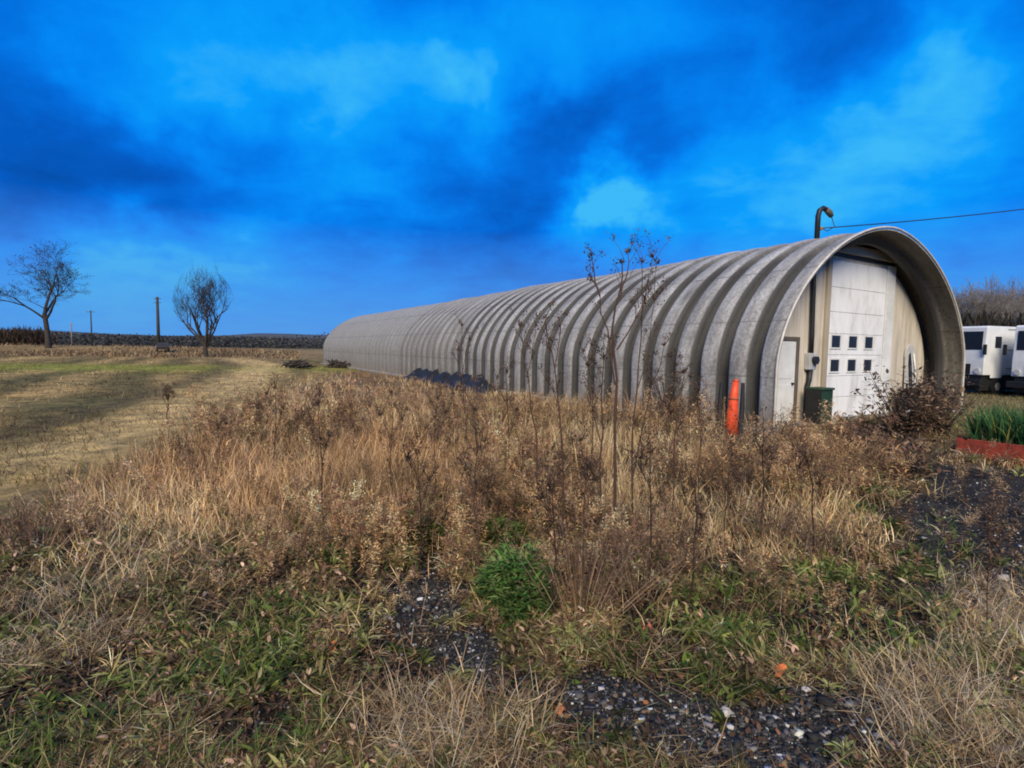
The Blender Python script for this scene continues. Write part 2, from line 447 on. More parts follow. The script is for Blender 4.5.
B = thing('quonset_building', 'long weathered galvanised arch building with ribbed roof and pale end wall', 'building', (BX, BY, 0), BA)
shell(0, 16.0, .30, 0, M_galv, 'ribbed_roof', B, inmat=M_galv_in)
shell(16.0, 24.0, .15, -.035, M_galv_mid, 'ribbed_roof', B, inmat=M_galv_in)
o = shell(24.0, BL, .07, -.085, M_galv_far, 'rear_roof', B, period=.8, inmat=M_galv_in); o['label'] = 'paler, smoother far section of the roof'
# front rim angle iron along the arch edge
u, z = prof_uz(BW + .03, BH + .02); pts = [(a, -.012, b2) for a, b2 in zip(u, z)]
MB().tube(pts, .028, 5).build('arch_rim', mat_plain('rim_metal', (.46, .42, .34), rough=.5), B, smooth=True)
E0 = .92
u, z = prof_uz(BW - .54, BH - .28)
def arch_wall(u, z, y0, y1):
    return MB().prism(list(zip(u, z)), y0, y1)
def mat_siding():
    m, nt, b = new_mat('tan_siding'); L = nt.links
    tc = N(nt, 'ShaderNodeTexCoord'); sx = N(nt, 'ShaderNodeSeparateXYZ'); L.new(tc.outputs['Object'], sx.inputs[0])
    pp = N(nt, 'ShaderNodeMath', operation='PINGPONG'); pp.inputs[1].default_value = .115; L.new(sx.outputs['X'], pp.inputs[0])
    mr = N(nt, 'ShaderNodeMapRange'); mr.inputs['From Max'].default_value = .018; mr.inputs['To Min'].default_value = 0; mr.inputs['To Max'].default_value = 1
    L.new(pp.outputs[0], mr.inputs['Value'])
    mp = N(nt, 'ShaderNodeMapping'); mp.inputs['Scale'].default_value = (2.2, 1, .3); L.new(tc.outputs['Object'], mp.inputs[0])
    n1 = N(nt, 'ShaderNodeTexNoise', i_Scale=1.5, i_Detail=8, i_Roughness=.7); L.new(mp.outputs[0], n1.inputs['Vector'])
    r = N(nt, 'ShaderNodeValToRGB'); rampset(r, [(.3, (.33, .28, .20)), (.55, (.54, .47, .36)), (.75, (.60, .54, .43))]); L.new(n1.outputs['Fac'], r.inputs[0])
    mx = N(nt, 'ShaderNodeMixRGB', blend_type='MULTIPLY'); mx.inputs[0].default_value = .2; L.new(r.outputs[0], mx.inputs[1]); L.new(mr.outputs[0], mx.inputs[2])
    L.new(mx.outputs[0], b.inputs['Base Color'])
    bp = N(nt, 'ShaderNodeBump', i_Strength=.35, i_Distance=.02); L.new(mr.outputs[0], bp.inputs['Height']); L.new(bp.outputs[0], b.inputs['Normal'])
    b.inputs['Roughness'].default_value = .6; b.inputs['Specular IOR Level'].default_value = .2
    return m
M_siding = mat_siding()
arch_wall(u, z, E0, E0 + .09).build('end_wall', M_siding, B)
u, z = prof_uz(BW - .42, BH - .24)
ew = arch_wall(u, z, BL - .5, BL - .42).build('end_wall', M_whitedirty, B)
fo = MB(); fo.box(-.14, .16, .0, BL, -.12, .10); fo.build('footing', M_concrete, B, bev=.02)
fo = MB(); fo.box(BW - .16, BW + .14, 0, BL, -.12, .10); fo.build('footing', M_concrete, B, bev=.02)
fo = MB(); fo.box(.2, BW - .2, .3, E0 - .002, -.1, .055); fo.build('threshold_slab', M_concrete, B, bev=.02)
# big sectional door
y = E0
DL, DR, DT = 3.55, 6.34, 4.19
door = MB()
secs = [0.06, .62, 1.18, 1.74, 2.30, 2.86, 3.50, DT]
for a, b2 in zip(secs[:-1], secs[1:]):
    door.box(DL, DR, y - .055, y - .004, a + .004, b2 - .004)
gd = door.build('garage_door', M_whitedirty, B, bev=.008)
for zc in (2.09, 1.46):
    for uc in (3.86, 4.70, 5.54):
        w_ = MB()
        for (a, b2, c, d) in ((-.25, .25, .155, .195), (-.25, .25, -.195, -.155), (-.25, -.21, -.155, .155), (.21, .25, -.155, .155)):
            w_.box(uc + a, uc + b2, y - .075, y - .057, zc + c, zc + d)
        wf = w_.build('door_window', M_white, gd)
        MB().box(uc - .21, uc + .21, y - .063, y - .0575, zc - .155, zc + .155).build('pane', M_glass, wf)
MB().box(5.0, 5.13, y - .10, y - .057, .78, .82).build('door_handle', M_dark, gd)
fr = MB(); fr.box(DR + .03, DR + .5, y - .07, y - .003, .05, DT + .1)
fr.build('door_jamb', M_white, B, bev=.01)
fr = MB(); fr.box(DL - .2, DL - .03, y - .07, y - .003, .05, DT + .1); fr.build('door_jamb', M_tanboard, B, bev=.01)
MB().box(DL - .2, DR + .5, y - .12, y - .003, DT + .2, DT + .44).build('header_board', M_tanboard, B, bev=.01)
MB().box(DL - .15, DR + .45, y - .05, y - .003, DT + .11, DT + .198).build('header_gap', M_dark, B)
# walk door
wdn = MB().box(1.16, 2.12, y - .05, y - .003, .06, 2.06).build('entry_door', M_white, B, bev=.01)
MB().disc((2.0, y - .10, 1.02), .03, 'y', .05, 12).build('door_handle', M_dark, wdn)
pn = MB(); pn.box(1.28, 2.0, y - .058, y - .051, 1.15, 1.95); pn.box(1.28, 2.0, y - .058, y - .051, .2, 1.0); pn.build('door_panel', M_white, wdn, bev=.004)
fr = MB(); fr.box(2.13, 2.24, y - .07, y - .003, .05, 2.17); fr.box(1.05, 1.15, y - .07, y - .003, .05, 2.17); fr.box(1.152, 2.128, y - .07, y - .003, 2.07, 2.17)
fr.build('door_frame', mat_plain('brown_frame', (.10, .08, .06)), B, bev=.006)
# black conduit, meter
MB().tube([(2.62, y - .09, 4.25), (2.66, y - .09, 3.4), (2.70, y - .09, 2.2), (2.70, y - .09, 1.75)], .055, 8).build('conduit', M_dark, B, smooth=True)
MB().tube([(2.70, y - .09, 1.38), (2.68, y - .09, 1.1), (2.62, y - .09, .95), (2.62, y - .09, .5), (2.62, y - .09, .02)], .06, 8).build('conduit', M_dark, B, smooth=True)
em = MB().box(2.56, 2.88, y - .15, y - .003, 1.36, 1.78).build('electric_meter', mat_plain('meter_grey', (.33, .33, .32)), B, bev=.02)
MB().disc((2.74, y - .24, 1.60), .10, 'y', .09, 18).build('meter_dial', M_glass, em)
# exposed purlins/bracing shadowed under the porch arch
# roof mast with weatherhead
bu, bv = 4.7, 1.98
mast = MB(); mast.tube([(bu, bv, 4.6), (bu, bv, 5.66), (bu+.03, bv-.02, 5.82), (bu+.16, bv-.04, 5.90), (bu+.30, bv-.06, 5.86)], .07, 8)
mp_ = mast.build('service_mast', M_dark, B, smooth=True)
MB().tube([(bu+.27, bv-.06, 5.88), (bu+.42, bv-.08, 5.80), (bu+.52, bv-.09, 5.70)], [.075, .09, .06], 8).build('weatherhead', mat_plain('weatherhead', (.10, .09, .07)), mp_, smooth=True)
MB().tube([(bu+.05, bv, 5.30), (bu+.16, bv-.02, 5.30), (bu+.18, bv-.02, 5.36)], [.03, .03, .045], 6).build('insulator', mat_plain('insulator_brown', (.25, .12, .04)), mp_, smooth=True)

# service wire to a pole out on the right
def bworld(u, v, z): x_, y_ = b2w(u, v); return (x_, y_, z)
p0 = bworld(bu + .18, bv - .02, 5.34); p1 = (31.0, 21.5, 9.6)
wp = []
for i in range(25):
    t = i / 24
    wp.append(tuple(p0[k] * (1 - t) + p1[k] * t - (1.3 * t * (1 - t) if k == 2 else 0) for k in range(3)))
o = MB().tube(wp, .016, 5).build('service_wire', M_dark, smooth=True)
tag(o, 'thin black service wire strung from the roof mast to the right', 'wire')
o = MB().tube([bworld(bu+.52, bv-.09, 5.70), bworld(bu+.62, bv-.14, 5.42), bworld(bu+.4, bv-.06, 5.28), bworld(bu+.2, bv-.02, 5.33)], .012, 5).build('drip_loop', M_dark, smooth=True)
o.parent = None
tag(o, 'short looped black cable hanging from the roof mast head', 'cable')

def utility_pole(x, y, h, label, r=.14, arms=1, mat=None):
    t = thing('utility_pole', label, 'utility pole', (x, y, float(hgt(np.array([x]), np.array([y]))[0])), random.uniform(-.4, .4))
    mt = mat or M_bark
    MB().tube([(0, 0, -.2), (0, 0, h)], [r, r * .7], 8).build('pole', mt, t, smooth=True)
    for k in range(arms):
        MB().box(-1.1, 1.1, -.05, .05, h - .5 - k * .9, h - .38 - k * .9).build('crossarm', mt, t)
    for s in (-1, -.45, .45, 1):
        MB().tube([(s, 0, h - .38), (s, 0, h - .22)], .045, 6).build('insulator', M_concrete, t)
    return t
utility_pole(31.0, 21.5, 9.8, 'wooden utility pole carrying the service wire, beyond the vans', .15)
px, py = -84.7, 127.6
utility_pole(px, py, 12.6, 'thick dark pole standing left of the round bare tree', .42, 2)
px, py, _ = at(92, 345, 150); utility_pole(px, py, 10.5, 'faint thin utility pole between the sparse bare tree and the thick pole', .2)
px, py, _ = at(72, 345, 170); utility_pole(px, py, 7.5, 'small pale utility pole just right of the sparse bare tree', .2, mat=M_bark_pale)

# ------------------------------------------------------------------ things by the end wall
x_, y_ = b2w(2.36, .62)
G = mat_noise('cabinet_green', [(.3, (.010, .028, .014)), (.7, (.022, .055, .026))], 5, .5, .05)
t = thing('utility_cabinet', 'dark green metal box standing between the entry door and the big door', 'utility box', (x_, y_, .04), BA)
MB().box(0, .50, -.30, .08, 0.03, .84).build('body', G, t, bev=.015)
MB().box(-.02, .52, -.33, .11, .842, .90).build('lid', G, t, bev=.015)
MB().box(-.022, -.002, -.30, .08, .03, .84).build('side_panel', M_dark, t)
MB().box(.22, .28, -.33, -.302, .45, .56).build('latch', M_dark, t)
MB().box(-.03, .53, -.34, .12, -.1, .028).build('plinth', M_concrete, t)

# white round-topped panel leaning on the end wall
x_, y_ = b2w(7.62, .78)
t = thing('leaning_panel', 'narrow white round-topped frame with a dark slot, leaning on the end wall', 'panel', (x_, y_, .05), BA)
arc = [(.15, .0), (.10, .35), (.14, 1.55)] + [(.42 - .30*math.cos(a), 1.62 + .42*math.sin(a)) for a in np.linspace(.1, PI - .1, 10)] + [(.72, 1.5), (.70, .4), (.62, 0)]
MB().prism(arc, -.03, .03).build('board', mat_plain('grey_white', (.40, .39, .36)), t, bev=.01)
inn = [(.30, .55), (.24, 1.45), (.28, 1.72), (.38, 1.78), (.44, 1.45), (.50, .75), (.46, .5)]
MB().prism(inn, -.045, -.033).build('slot', M_dark, t)
MB().tube([(.60, -.05, .1), (.60, -.07, 1.3), (.52, -.06, 1.75)], .022, 6).build('rail', M_whitedirty, t, smooth=True)
t.rotation_euler = (math.radians(-3), 0, BA)
x_, y_ = b2w(7.0, .42)
t = thing('storage_bench', 'low black slatted bench against the end wall behind the brown shrub', 'bench', (x_, y_, .05), BA)
s_ = MB()
for k in range(4): s_.box(0, 2.0, -.22 + k*.13, -.12 + k*.13, .68, .73)
s_.build('top', M_dark, t)
for a in (0.05, 1.87):
    for b2 in (-.2, .2): MB().box(a, a + .08, b2, b2 + .08, 0, .68).build('leg', M_dark, t)
MB().box(.14, 1.86, .22, .26, .15, .66).build('back_board', M_dark, t)

# orange marker beside the wall
x_, y_ = gnd(731, 440)
M_or = mat_noise('marker_orange', [(.3, (.50, .05, .015)), (.7, (.72, .085, .022))], 6, .5, .1)
t = thing('marker_post', 'upright orange tapered marker in the tall grass by the building', 'marker', (x_, y_, 0.02), .1)
MB().tube([(0, 0, .05), (.0, 0, .45), (.02, 0, .9), (.05, 0, 1.16)], [.135, .115, .085, .058], 12).build('body', M_or, t, smooth=True)
MB().tube([(.05, 0, 1.16), (.055, 0, 1.20), (.055, 0, 1.22)], [.058, .045, .02], 12).build('cap', M_or, t, smooth=True)
MB().tube([(.018, 0, .80), (.02, 0, .86)], [.096, .091], 12).build('band', mat_plain('worn_band', (.35, .07, .03)), t, smooth=True)
MB().box(-.24, .24, -.24, .24, 0, .055).build('base', M_dark, t, bev=.02)
for (sx_, lab) in ((-.22, 'black metal stake leaning on the left of the orange marker'), (.26, 'black metal stake just behind the right of the orange marker')):
    q = MB().tube([(0, 0, -.1), (.02, .02, .6), (.0, .03, 1.15)], [.055, .05, .035], 6).build('stake', M_dark)
    q.location = (x_ + sx_, y_ + .22, 0.0); q.rotation_euler = (0, math.radians(4 if sx_ < 0 else 2), 0)
    tag(q, lab, 'stake')

# black uneven strip along the foot of the wall
rows = []
V0, V1 = 11.5, 21.5
nn = 60
Vv = []; Qq = []
for i in range(nn):
    v = V0 + (V1 - V0) * i / (nn - 1)
    e = min(1, i / 6, (nn - 1 - i) / 6)
    hh = (.50 + .14 * math.sin(i * .9) + .08 * math.sin(i * 2.3)) * e
    for (a, b2) in ((-.22, hh), (-.45, hh * .9), (-.8, hh * .45), (-1.05, 0.0), (-1.1, -.1)):
        x2, y2 = b2w(a + .05 * math.sin(i * 1.7 + a), v); Vv.append((x2, y2, b2 + .03 * math.sin(i * 2.9 + a * 9)))
for i in range(nn - 1):
    for k in range(4):
        Qq.append((i*5+k, i*5+k+1, (i+1)*5+k+1, (i+1)*5+k))
o = link('wall_foot_strip', quadmesh('wall_foot_strip', np.array(Vv), np.array(Qq), smooth=True), M_dark)
tag(o, 'black uneven strip running along the foot of the long wall', 'plastic sheet')

# ------------------------------------------------------------------ raised bed on the right
c0 = np.array(gnd(955, 456)); c1 = np.array(gnd(1024, 466)); dv = (c1 - c0) / np.linalg.norm(c1 - c0)
ang = math.atan2(dv[1], dv[0])
t = thing('raised_bed', 'low red painted timber planter box at the right edge', 'planter', (c0[0], c0[1], 0), ang)
M_red = mat_noise('red_paint', [(.3, (.085, .022, .014)), (.55, (.24, .035, .018)), (.75, (.30, .06, .035))], 7, .85, .5)
LB, DB = 3.2, 1.3
MB().box(0, LB, 0, .05, 0, .33).build('front_board', M_red, t, bev=.006)
MB().box(0, LB, DB - .05, DB, 0, .27).build('back_board', M_red, t, bev=.006)
MB().box(0, .05, .052, DB - .052, 0, .268).build('end_board', M_red, t, bev=.006)
MB().box(LB - .05, LB, .052, DB - .052, 0, .268).build('end_board', M_red, t, bev=.006)
MB().box(.052, LB - .052, .052, DB - .052, .0, .22).build('soil', mat_plain('soil', (.03, .022, .015), rough=.95), t)
n = 5200
lx = rng.uniform(.12, LB - .1, n); ly = rng.uniform(.25, DB - .08, n)
ca, sa = math.cos(ang), math.sin(ang)
pos = np.stack([lx, ly, np.full(n, .2)], -1)
Lh = rng.uniform(.45, .80, n)
cc = pick([(.045, .13, .045), (.07, .18, .06), (.02, .07, .025), (.24, .24, .06)], n, [4, 3, 3, 1.6])
V, Q, C = blades(pos, Lh, rng.uniform(.012, .03, n), rng.uniform(0, .3, n), rng.uniform(.1, 1.3, n), cc, prof=(.5, 1, .8, .1))
pl = link('bed_plants', quadmesh('bed_plants', V, Q, C), M_leaf)
pl.location = (c0[0], c0[1], 0); pl.rotation_euler = (0, 0, ang)
tag(pl, 'dense bright green leafy planting growing in the red planter', 'plants', kind='stuff')
# dark tarp heap at the bed's right
hv = []; 
def heap(name, cx, cy, rx, ry, h, mat, label, cat, seed=0, res=22, lump=.25):
    Vs = []; Qs = []
    for i in range(res):
        for j in range(res):
            a = 2*PI*j/(res); r = i/(res-1)
            x2 = r*math.cos(a)*rx; y2 = r*math.sin(a)*ry
            q = vnoise(np.array([x2*1.0 + seed*7]), np.array([y2]), .3*max(rx, .6), seed)[0]
            z2 = h*(1-r**1.7)*(1 + lump*(q-.5)*2) - (0.05 if i == res-1 else 0)
            Vs.append((x2*(1+.2*(q-.5)), y2*(1+.2*(q-.5)), z2))
    for i in range(res-1):
        for j in range(res):
            Qs.append((i*res+j, i*res+(j+1) % res, (i+1)*res+(j+1) % res, (i+1)*res+j))
    o = link(name, quadmesh(name, np.array(Vs), np.array(Qs), smooth=True), mat)
    o.location = (cx, cy, float(hgt(np.array([cx]), np.array([cy]))[0]) - .03)
    return tag(o, label, cat)
hx, hy = gnd(1040, 452)
heap('tarp_heap', hx + .05, hy + .1, .55, .45, .62, mat_plain('tarp_dark', (.018, .024, .014), rough=.6), 'dark draped heap in front of the green planting at the right edge', 'tarp', 3)

# ------------------------------------------------------------------ step vans
M_van = mat_noise('van_white', [(.25, (.50, .50, .47)), (.75, (.68, .68, .65))], 1.2, .4, .02)
def step_van(loc, rz, label):
    t = thing('step_van', label, 'van', loc, rz, 'white vans parked behind the building')
    # local: front faces -Y, width X (0..2.2), length Y (0..6)
    body = MB()
    sec = [(0, .92), (0, 1.55), (.078, 2.98), (.14, 3.05), (6.0, 3.05), (6.0, .92)]
    body.prism_x(sec, 0, 2.2)
    body.build('body', M_van, t, bev=.025)
    ws = MB(); ws.add([(.12, .014, 2.02), (1.02, .014, 2.02), (1.02, .045, 2.82), (.12, .045, 2.82)], [(0, 1, 2, 3)]).add([(1.18, .014, 2.02), (2.08, .014, 2.02), (2.08, .045, 2.82), (1.18, .045, 2.82)], [(0, 1, 2, 3)])
    # windscreen slabs stand 8 mm proud of the sloped nose
    ws.build('windscreen', M_glass, t)
    MB().box(.5, 1.7, -.03, -.004, .95, 1.4).build('grille', M_dark, t)
    MB().box(-.04, 2.24, -.22, -.06, .45, .72).build('bumper', M_dark, t, bev=.02)
    for a in (.22, 1.98): MB().disc((a, -.05, 1.1), .12, 'y', .045, 16).build('headlight', mat_plain('lamp_glass', (.45, .45, .42), rough=.2), t)
    for s_ in (-.24, 2.24):
        MB().box(s_ - .07, s_ + .07, -.1, -.04, 1.8, 2.25).build('mirror', M_dark, t, bev=.02)
    for xs, nx in ((-.006, -1), (2.2, 1)):
        MB().box(xs, xs + .006, .45, 1.2, .8, 2.75).build('door', M_van, t)
        MB().box(xs - .004 * (nx < 0), xs + .006 + .004 * (nx > 0), .62, 1.03, 2.1, 2.6).build('side_window', M_glass, t)
    rail = MB()
    for zz in (1.2, 2.0, 2.9): rail.box(2.201, 2.215, 1.4, 5.9, zz, zz + .04)
    rail.build('rub_rail', M_concrete, t)
    for xs in (.0, 1.9):
        for ys in (1.0, 4.7):
            w_ = MB().disc((xs, ys, .42), .42, 'x', .3, 20).build('wheel', M_dark, t)
            MB().disc((xs - .012, ys, .42), .18, 'x', .324, 16).build('rim', M_concrete, w_)
    MB().box(.1, 2.1, .06, 5.9, .24, .915).build('chassis', M_dark, t)
    return t
rz = math.atan2(-.30, .95) * 1.0
# front normal (-.95,-.30): local -Y -> that direction
rzv = math.atan2(-.95, .30) + PI/2 - PI/2
def place_van(corner, left, label):
    a = math.radians(-72)     # heading of local +Y turned clockwise: front looks left
    X = np.array([math.cos(a), math.sin(a)])
    c = np.array(corner) - (0 if left else 1) * X * 2.2
    return step_van((c[0], c[1], 0), a, label)
place_van((20.36, 23.0), False, 'white van partly hidden by the end of the arch building')
place_van((21.0, 22.4), True, 'white van nearer the right edge, its dark windscreen cut by the frame')

# ------------------------------------------------------------------ bare trees
def tree_mesh(h, trunk_h, spread, seed, limbs=5, depth=5, r0=.3, up=.5, lean=(0, 0), kids=(3, 4), twig=.012):
    R = random.Random(seed)
    TV, TQ, CV, CQ = [], [], [], []
    to = co = 0
    def emit(pts, rad, thick):
        nonlocal to, co
        n = 6 if thick else 3
        V, Q = tube(pts, rad, n)
        if thick:
            TV.append(V); TQ.append(np.array(Q) + to); to += len(V)
        else:
            CV.append(V); CQ.append(np.array(Q) + co); co += len(V)
    def grow(p, d, L, r, dep):
        k = 5; pts = [p]; dirs = d
        q = np.array(p, float); dcur = np.array(d, float)
        for i in range(k):
            dcur = dcur + np.array([R.gauss(0, .13), R.gauss(0, .13), R.gauss(0, .08) + .05 * up]); dcur /= np.linalg.norm(dcur)
            q = q + dcur * L / k; pts.append(tuple(q))
        r1 = max(twig * .5, r * .55)
        emit(pts, np.linspace(r, r1, k + 1), dep >= depth - 1)
        if dep <= 0: return
        nk = R.randint(*kids)
        for c in range(nk):
            f = R.uniform(.35, 1.0) if c else 1.0
            b = np.array(pts[min(k, max(1, int(round(f * k))))])
            a = R.uniform(0, 2*PI); e = R.uniform(.35, .85)
            perp = np.cross(dcur, [math.cos(a), math.sin(a), .3]); perp /= np.linalg.norm(perp) + 1e-9
            nd = dcur * math.cos(e) + perp * math.sin(e) + np.array([0, 0, .12 * up]); nd /= np.linalg.norm(nd)
            grow(tuple(b), nd, L * R.uniform(.55, .78), r1 * R.uniform(.65, .95), dep - 1)
    top = (lean[0], lean[1], trunk_h)
    emit([(0, 0, -.3), (lean[0]*.1, lean[1]*.1, trunk_h*.3), (lean[0]*.5, lean[1]*.5, trunk_h*.7), top], [r0 * 1.35, r0, r0 * .9, r0 * .82], True)
    Ll = (h - trunk_h) * .42
    for i in range(limbs):
        a = 2*PI*i/limbs + R.uniform(-.4, .4)
        sp_ = spread * R.uniform(.5, 1.1)
        d = np.array([math.cos(a) * sp_, math.sin(a) * sp_, 1.0]); d /= np.linalg.norm(d)
        zz = trunk_h * R.uniform(.8, 1.0)
        grow((lean[0]*zz/trunk_h, lean[1]*zz/trunk_h, zz), d, Ll * R.uniform(.85, 1.15), r0 * .55, depth)
    d = np.array([.1, .05, 1.]); grow(top, d / np.linalg.norm(d), Ll * 1.1, r0 * .65, depth)
    T = (np.concatenate(TV), np.concatenate(TQ)); Cc = (np.concatenate(CV), np.concatenate(CQ))
    return T, Cc

def envelope(V, w, z0, z1):
    V = V.copy(); r = np.hypot(V[:, 0], V[:, 1]); zc = np.clip((V[:, 2] - z0) / (z1 - z0), 0, 1)
    ev = w * (np.sqrt(np.clip(1 - ((zc - .5) / .56)**2, .02, 1)))
    k = np.where(V[:, 2] > z0, ev * np.tanh(r / (ev + 1e-6)) / (r + 1e-6), 1)
    V[:, 0] *= k; V[:, 1] *= k
    return V
def bare_tree(loc, label, args, group=None, mt=M_bark, mc=None, name='bare_tree', leaves=0, target_w=None, env=None):
    T, Cr = tree_mesh(**args)
    if env: T = (envelope(T[0], *env), T[1]); Cr = (envelope(Cr[0], *env), Cr[1])
    V = Cr[0]; top = V[:, 2].max(); sc = args['h'] / top
    w = max(abs(np.percentile(V[:, 0], 99.5)), abs(np.percentile(V[:, 0], .5)))
    sx = (target_w / 2 / w) if target_w else sc
    S = np.array([sx, sx, sc])
    z0 = float(hgt(np.array([loc[0]]), np.array([loc[1]]))[0])
    t = thing(name, label, 'tree', (loc[0], loc[1], z0), 0, group)
    link('trunk', quadmesh('trunk', T[0] * S, T[1], smooth=True), mt, t)
    link('crown', quadmesh('crown', Cr[0] * S, Cr[1]), mc or mt, t)
    if leaves:
        idx = rng.choice(len(V), leaves); P = V[idx] * S + rng.normal(0, .22, (leaves, 3))
        cc = pick([(.05, .05, .03), (.03, .045, .03), (.08, .06, .035)], leaves)
        Vb, Qb, Cb = blades(P, rng.uniform(.15, .35, leaves), rng.uniform(.08, .2, leaves), rng.uniform(0, 2.5, leaves), rng.uniform(0, 1, leaves), cc, prof=(.4, 1, .8, .1))
        link('leaves', quadmesh('leaves', Vb, Qb, Cb), M_leaf, t)
    return t
bare_tree((-74.9, 86.0), 'tall sparse bare tree with forked trunk at the far left edge',
          dict(h=17.8, trunk_h=6.2, spread=.75, seed=57, limbs=3, depth=5, r0=.27, up=.42, lean=(-.3, 0), kids=(3, 4), twig=.028), leaves=1300, target_w=17.5)
bare_tree((-40.0, 69.4), 'round-crowned bare tree with short trunk standing alone in the field',
          dict(h=12.6, trunk_h=1.8, spread=.62, seed=9, limbs=8, depth=5, r0=.30, up=.8, kids=(2, 4), twig=.026), target_w=7.1, env=(4.0, .9, 13.0))
rb = [(958, 60, 9.2), (972, 64, 10.3), (985, 58, 9.0), (996, 66, 10.4), (1008, 60, 9.3), (1021, 63, 9.8), (1036, 60, 9.2), (945, 66, 9.6)]
T0 = None
names_r = ['second bare tree out from behind the building end', 'tall bare tree above the first white van', 'shorter bare tree over the gap between the vans', 'tallest pale bare tree behind the vans', 'bare tree above the left edge of the second van', 'bare tree rising over the second van roof', 'bare tree cut by the right edge of the photo', 'bare tree half hidden by the arch building end', 'bare tree beyond the right edge of the photo']
for i, (pxx, Yd, hh) in enumerate(rb):
    q = at(pxx, 366, Yd)
    t = bare_tree((q[0], q[1]), names_r[i], dict(h=hh * 1.13, trunk_h=2.2, spread=.6, seed=40 + i, limbs=7, depth=4, r0=.2, up=.9, twig=.05),
                  'bare trees in a row behind the vans', M_bark_pale, name='bare_tree', target_w=5.2)

# masses of scrub and distant woodland -----------------------------------------
def scrub(name, pts, n, h, wdt, pal, label, cat, jitter=.3, wblade=.05, kind='stuff', tilt=.5, z0=0, profh=None, hvar=3.0):
    """twiggy mass along a polyline"""
    P = np.array(pts, float); seg = np.linalg.norm(np.diff(P, axis=0), axis=1); cum = np.concatenate([[0], np.cumsum(seg)])
    s = rng.uniform(0, cum[-1], n)
    x = np.interp(s, cum, P[:, 0]) + rng.normal(0, wdt, n); y = np.interp(s, cum, P[:, 1]) + rng.normal(0, wdt, n)
    hv = h * (.45 + .85 * fbm(s * 1.0, s * 0, hvar, 77))
    zb = hgt(x, y) + hv * rng.uniform(0, .85, n) ** 1.1
    Lb = hv * rng.uniform(.15, .42, n) * (1 if tilt < 2 else .4)
    cc = pick(pal, n)
    V, Q, C = blades(np.stack([x, y, zb], -1), Lb, wblade * rng.uniform(.5, 1.5, n), rng.uniform(0, tilt, n), rng.uniform(-.4, .6, n), cc, prof=(1, .9, .7, .3))
    o = link(name, quadmesh(name, V, Q, C), M_stem)
    return tag(o, label, cat, kind=kind)
scrub('hedgerow', [at(930, 366, 52)[:2], at(1100, 366, 50)[:2]], 12000, 4.9, 1.2, [(.03, .026, .019), (.042, .036, .027), (.022, .022, .016)], 'dark dense hedge behind the white vans', 'hedge', wblade=.16)
bluegrey = [(.048, .050, .050), (.060, .056, .050), (.038, .044, .048)]
L1 = [(-520, 230), (-300, 262), (-160, 270), (-95, 250)]
scrub('distant_woodland', L1, 110000, 6.2, 16, bluegrey, 'low dark line of distant bare woodland along the left horizon', 'woodland', wblade=.8, hvar=36, tilt=3.0)
scrub('distant_woodland', [(-95, 260), (-20, 300), (120, 330), (330, 330), (520, 300)], 40000, 9, 9, bluegrey, 'distant woodland hidden mostly behind the long building', 'woodland', wblade=.8, hvar=30, tilt=3.0)
scrub('scrub_thicket', [at(-30, 345, 98)[:2], at(38, 345, 98)[:2]], 5000, 3.0, 1.6, [(.025, .020, .014), (.05, .032, .02)], 'dark low thicket at the far left edge of the field', 'thicket', wblade=.12)
# far blue hills
HX = np.linspace(-1400, 1400, 120); hz = 38 + 26 * vnoise(HX, HX*0, 260, 5) + 8 * vnoise(HX, HX*0, 60, 6)
Vh = []; 
for i, xx in enumerate(HX):
    yy = 1250 - abs(xx) * .25
    Vh += [(xx, yy, -5), (xx, yy + 60, hz[i] * .32), (xx, yy + 150, hz[i] * .42), (xx, yy + 300, -5)]
Qh = [(i*4+k, (i+1)*4+k, (i+1)*4+k+1, i*4+k+1) for i in range(119) for k in range(3)]
o = link('hills', quadmesh('hills', np.array(Vh), np.array(Qh), smooth=True), mat_plain('hill_haze', (.055, .062, .07), rough=1)); tag(o, kind='structure')

def ground_z0(x, y): return float(hgt(np.array([x]), np.array([y]))[0])
# parked car far off
cx_, cy_, _ = at(163, 349, 83)
t = thing('parked_car', 'small dark car parked far off beside the thick pole', 'car', (cx_, cy_, ground_z0(cx_, cy_) + .1), 2.15)
bd = MB().prism([(-2.0, .35), (-2.05, .8), (-1.5, .92), (-.9, 1.42), (.75, 1.42), (1.35, .95), (2.0, .85), (2.05, .35)], -.85, .85).build('body', mat_plain('car_dark', (.03, .025, .02), rough=.5), t, bev=.08)
MB().prism([(-1.35, .95), (-.85, 1.34), (.68, 1.34), (1.15, .95)], -.86, .86).build('windows', M_glass, t)
for a in (-1.3, 1.3):
    for b2 in (-.88, .66): MB().disc((a, b2, .34), .34, 'y', .22, 16).build('wheel', M_dark, t)

# brush piles near the far end of the building
def brush_pile(px, py, w, h, label, seed):
    x0, y0 = gnd(px, py); R = random.Random(seed); m = MB()
    for k in range(90):
        a = R.uniform(0, PI); c = np.array([R.gauss(0, w*.3), R.gauss(0, w*.2), abs(R.gauss(0, h*.4))]); d = np.array([math.cos(a), math.sin(a), R.uniform(-.35, .5)]) * R.uniform(.25, .6)
        m.tube([c - d, c + d * .1, c + d + np.array([0, 0, R.uniform(-.1, .2)])], [.05, .04, .02], 4)
    o = m.build('brush_pile', M_bark); o.location = (x0, y0, .1)
    heap_o = tag(o, label, 'brush pile')
    return heap_o
brush_pile(299, 368, 1.2, .4, 'dark brush pile left of the building far end', 1)
brush_pile(337, 368, 1.0, .4, 'dark brush pile close against the far end of the long wall', 2)

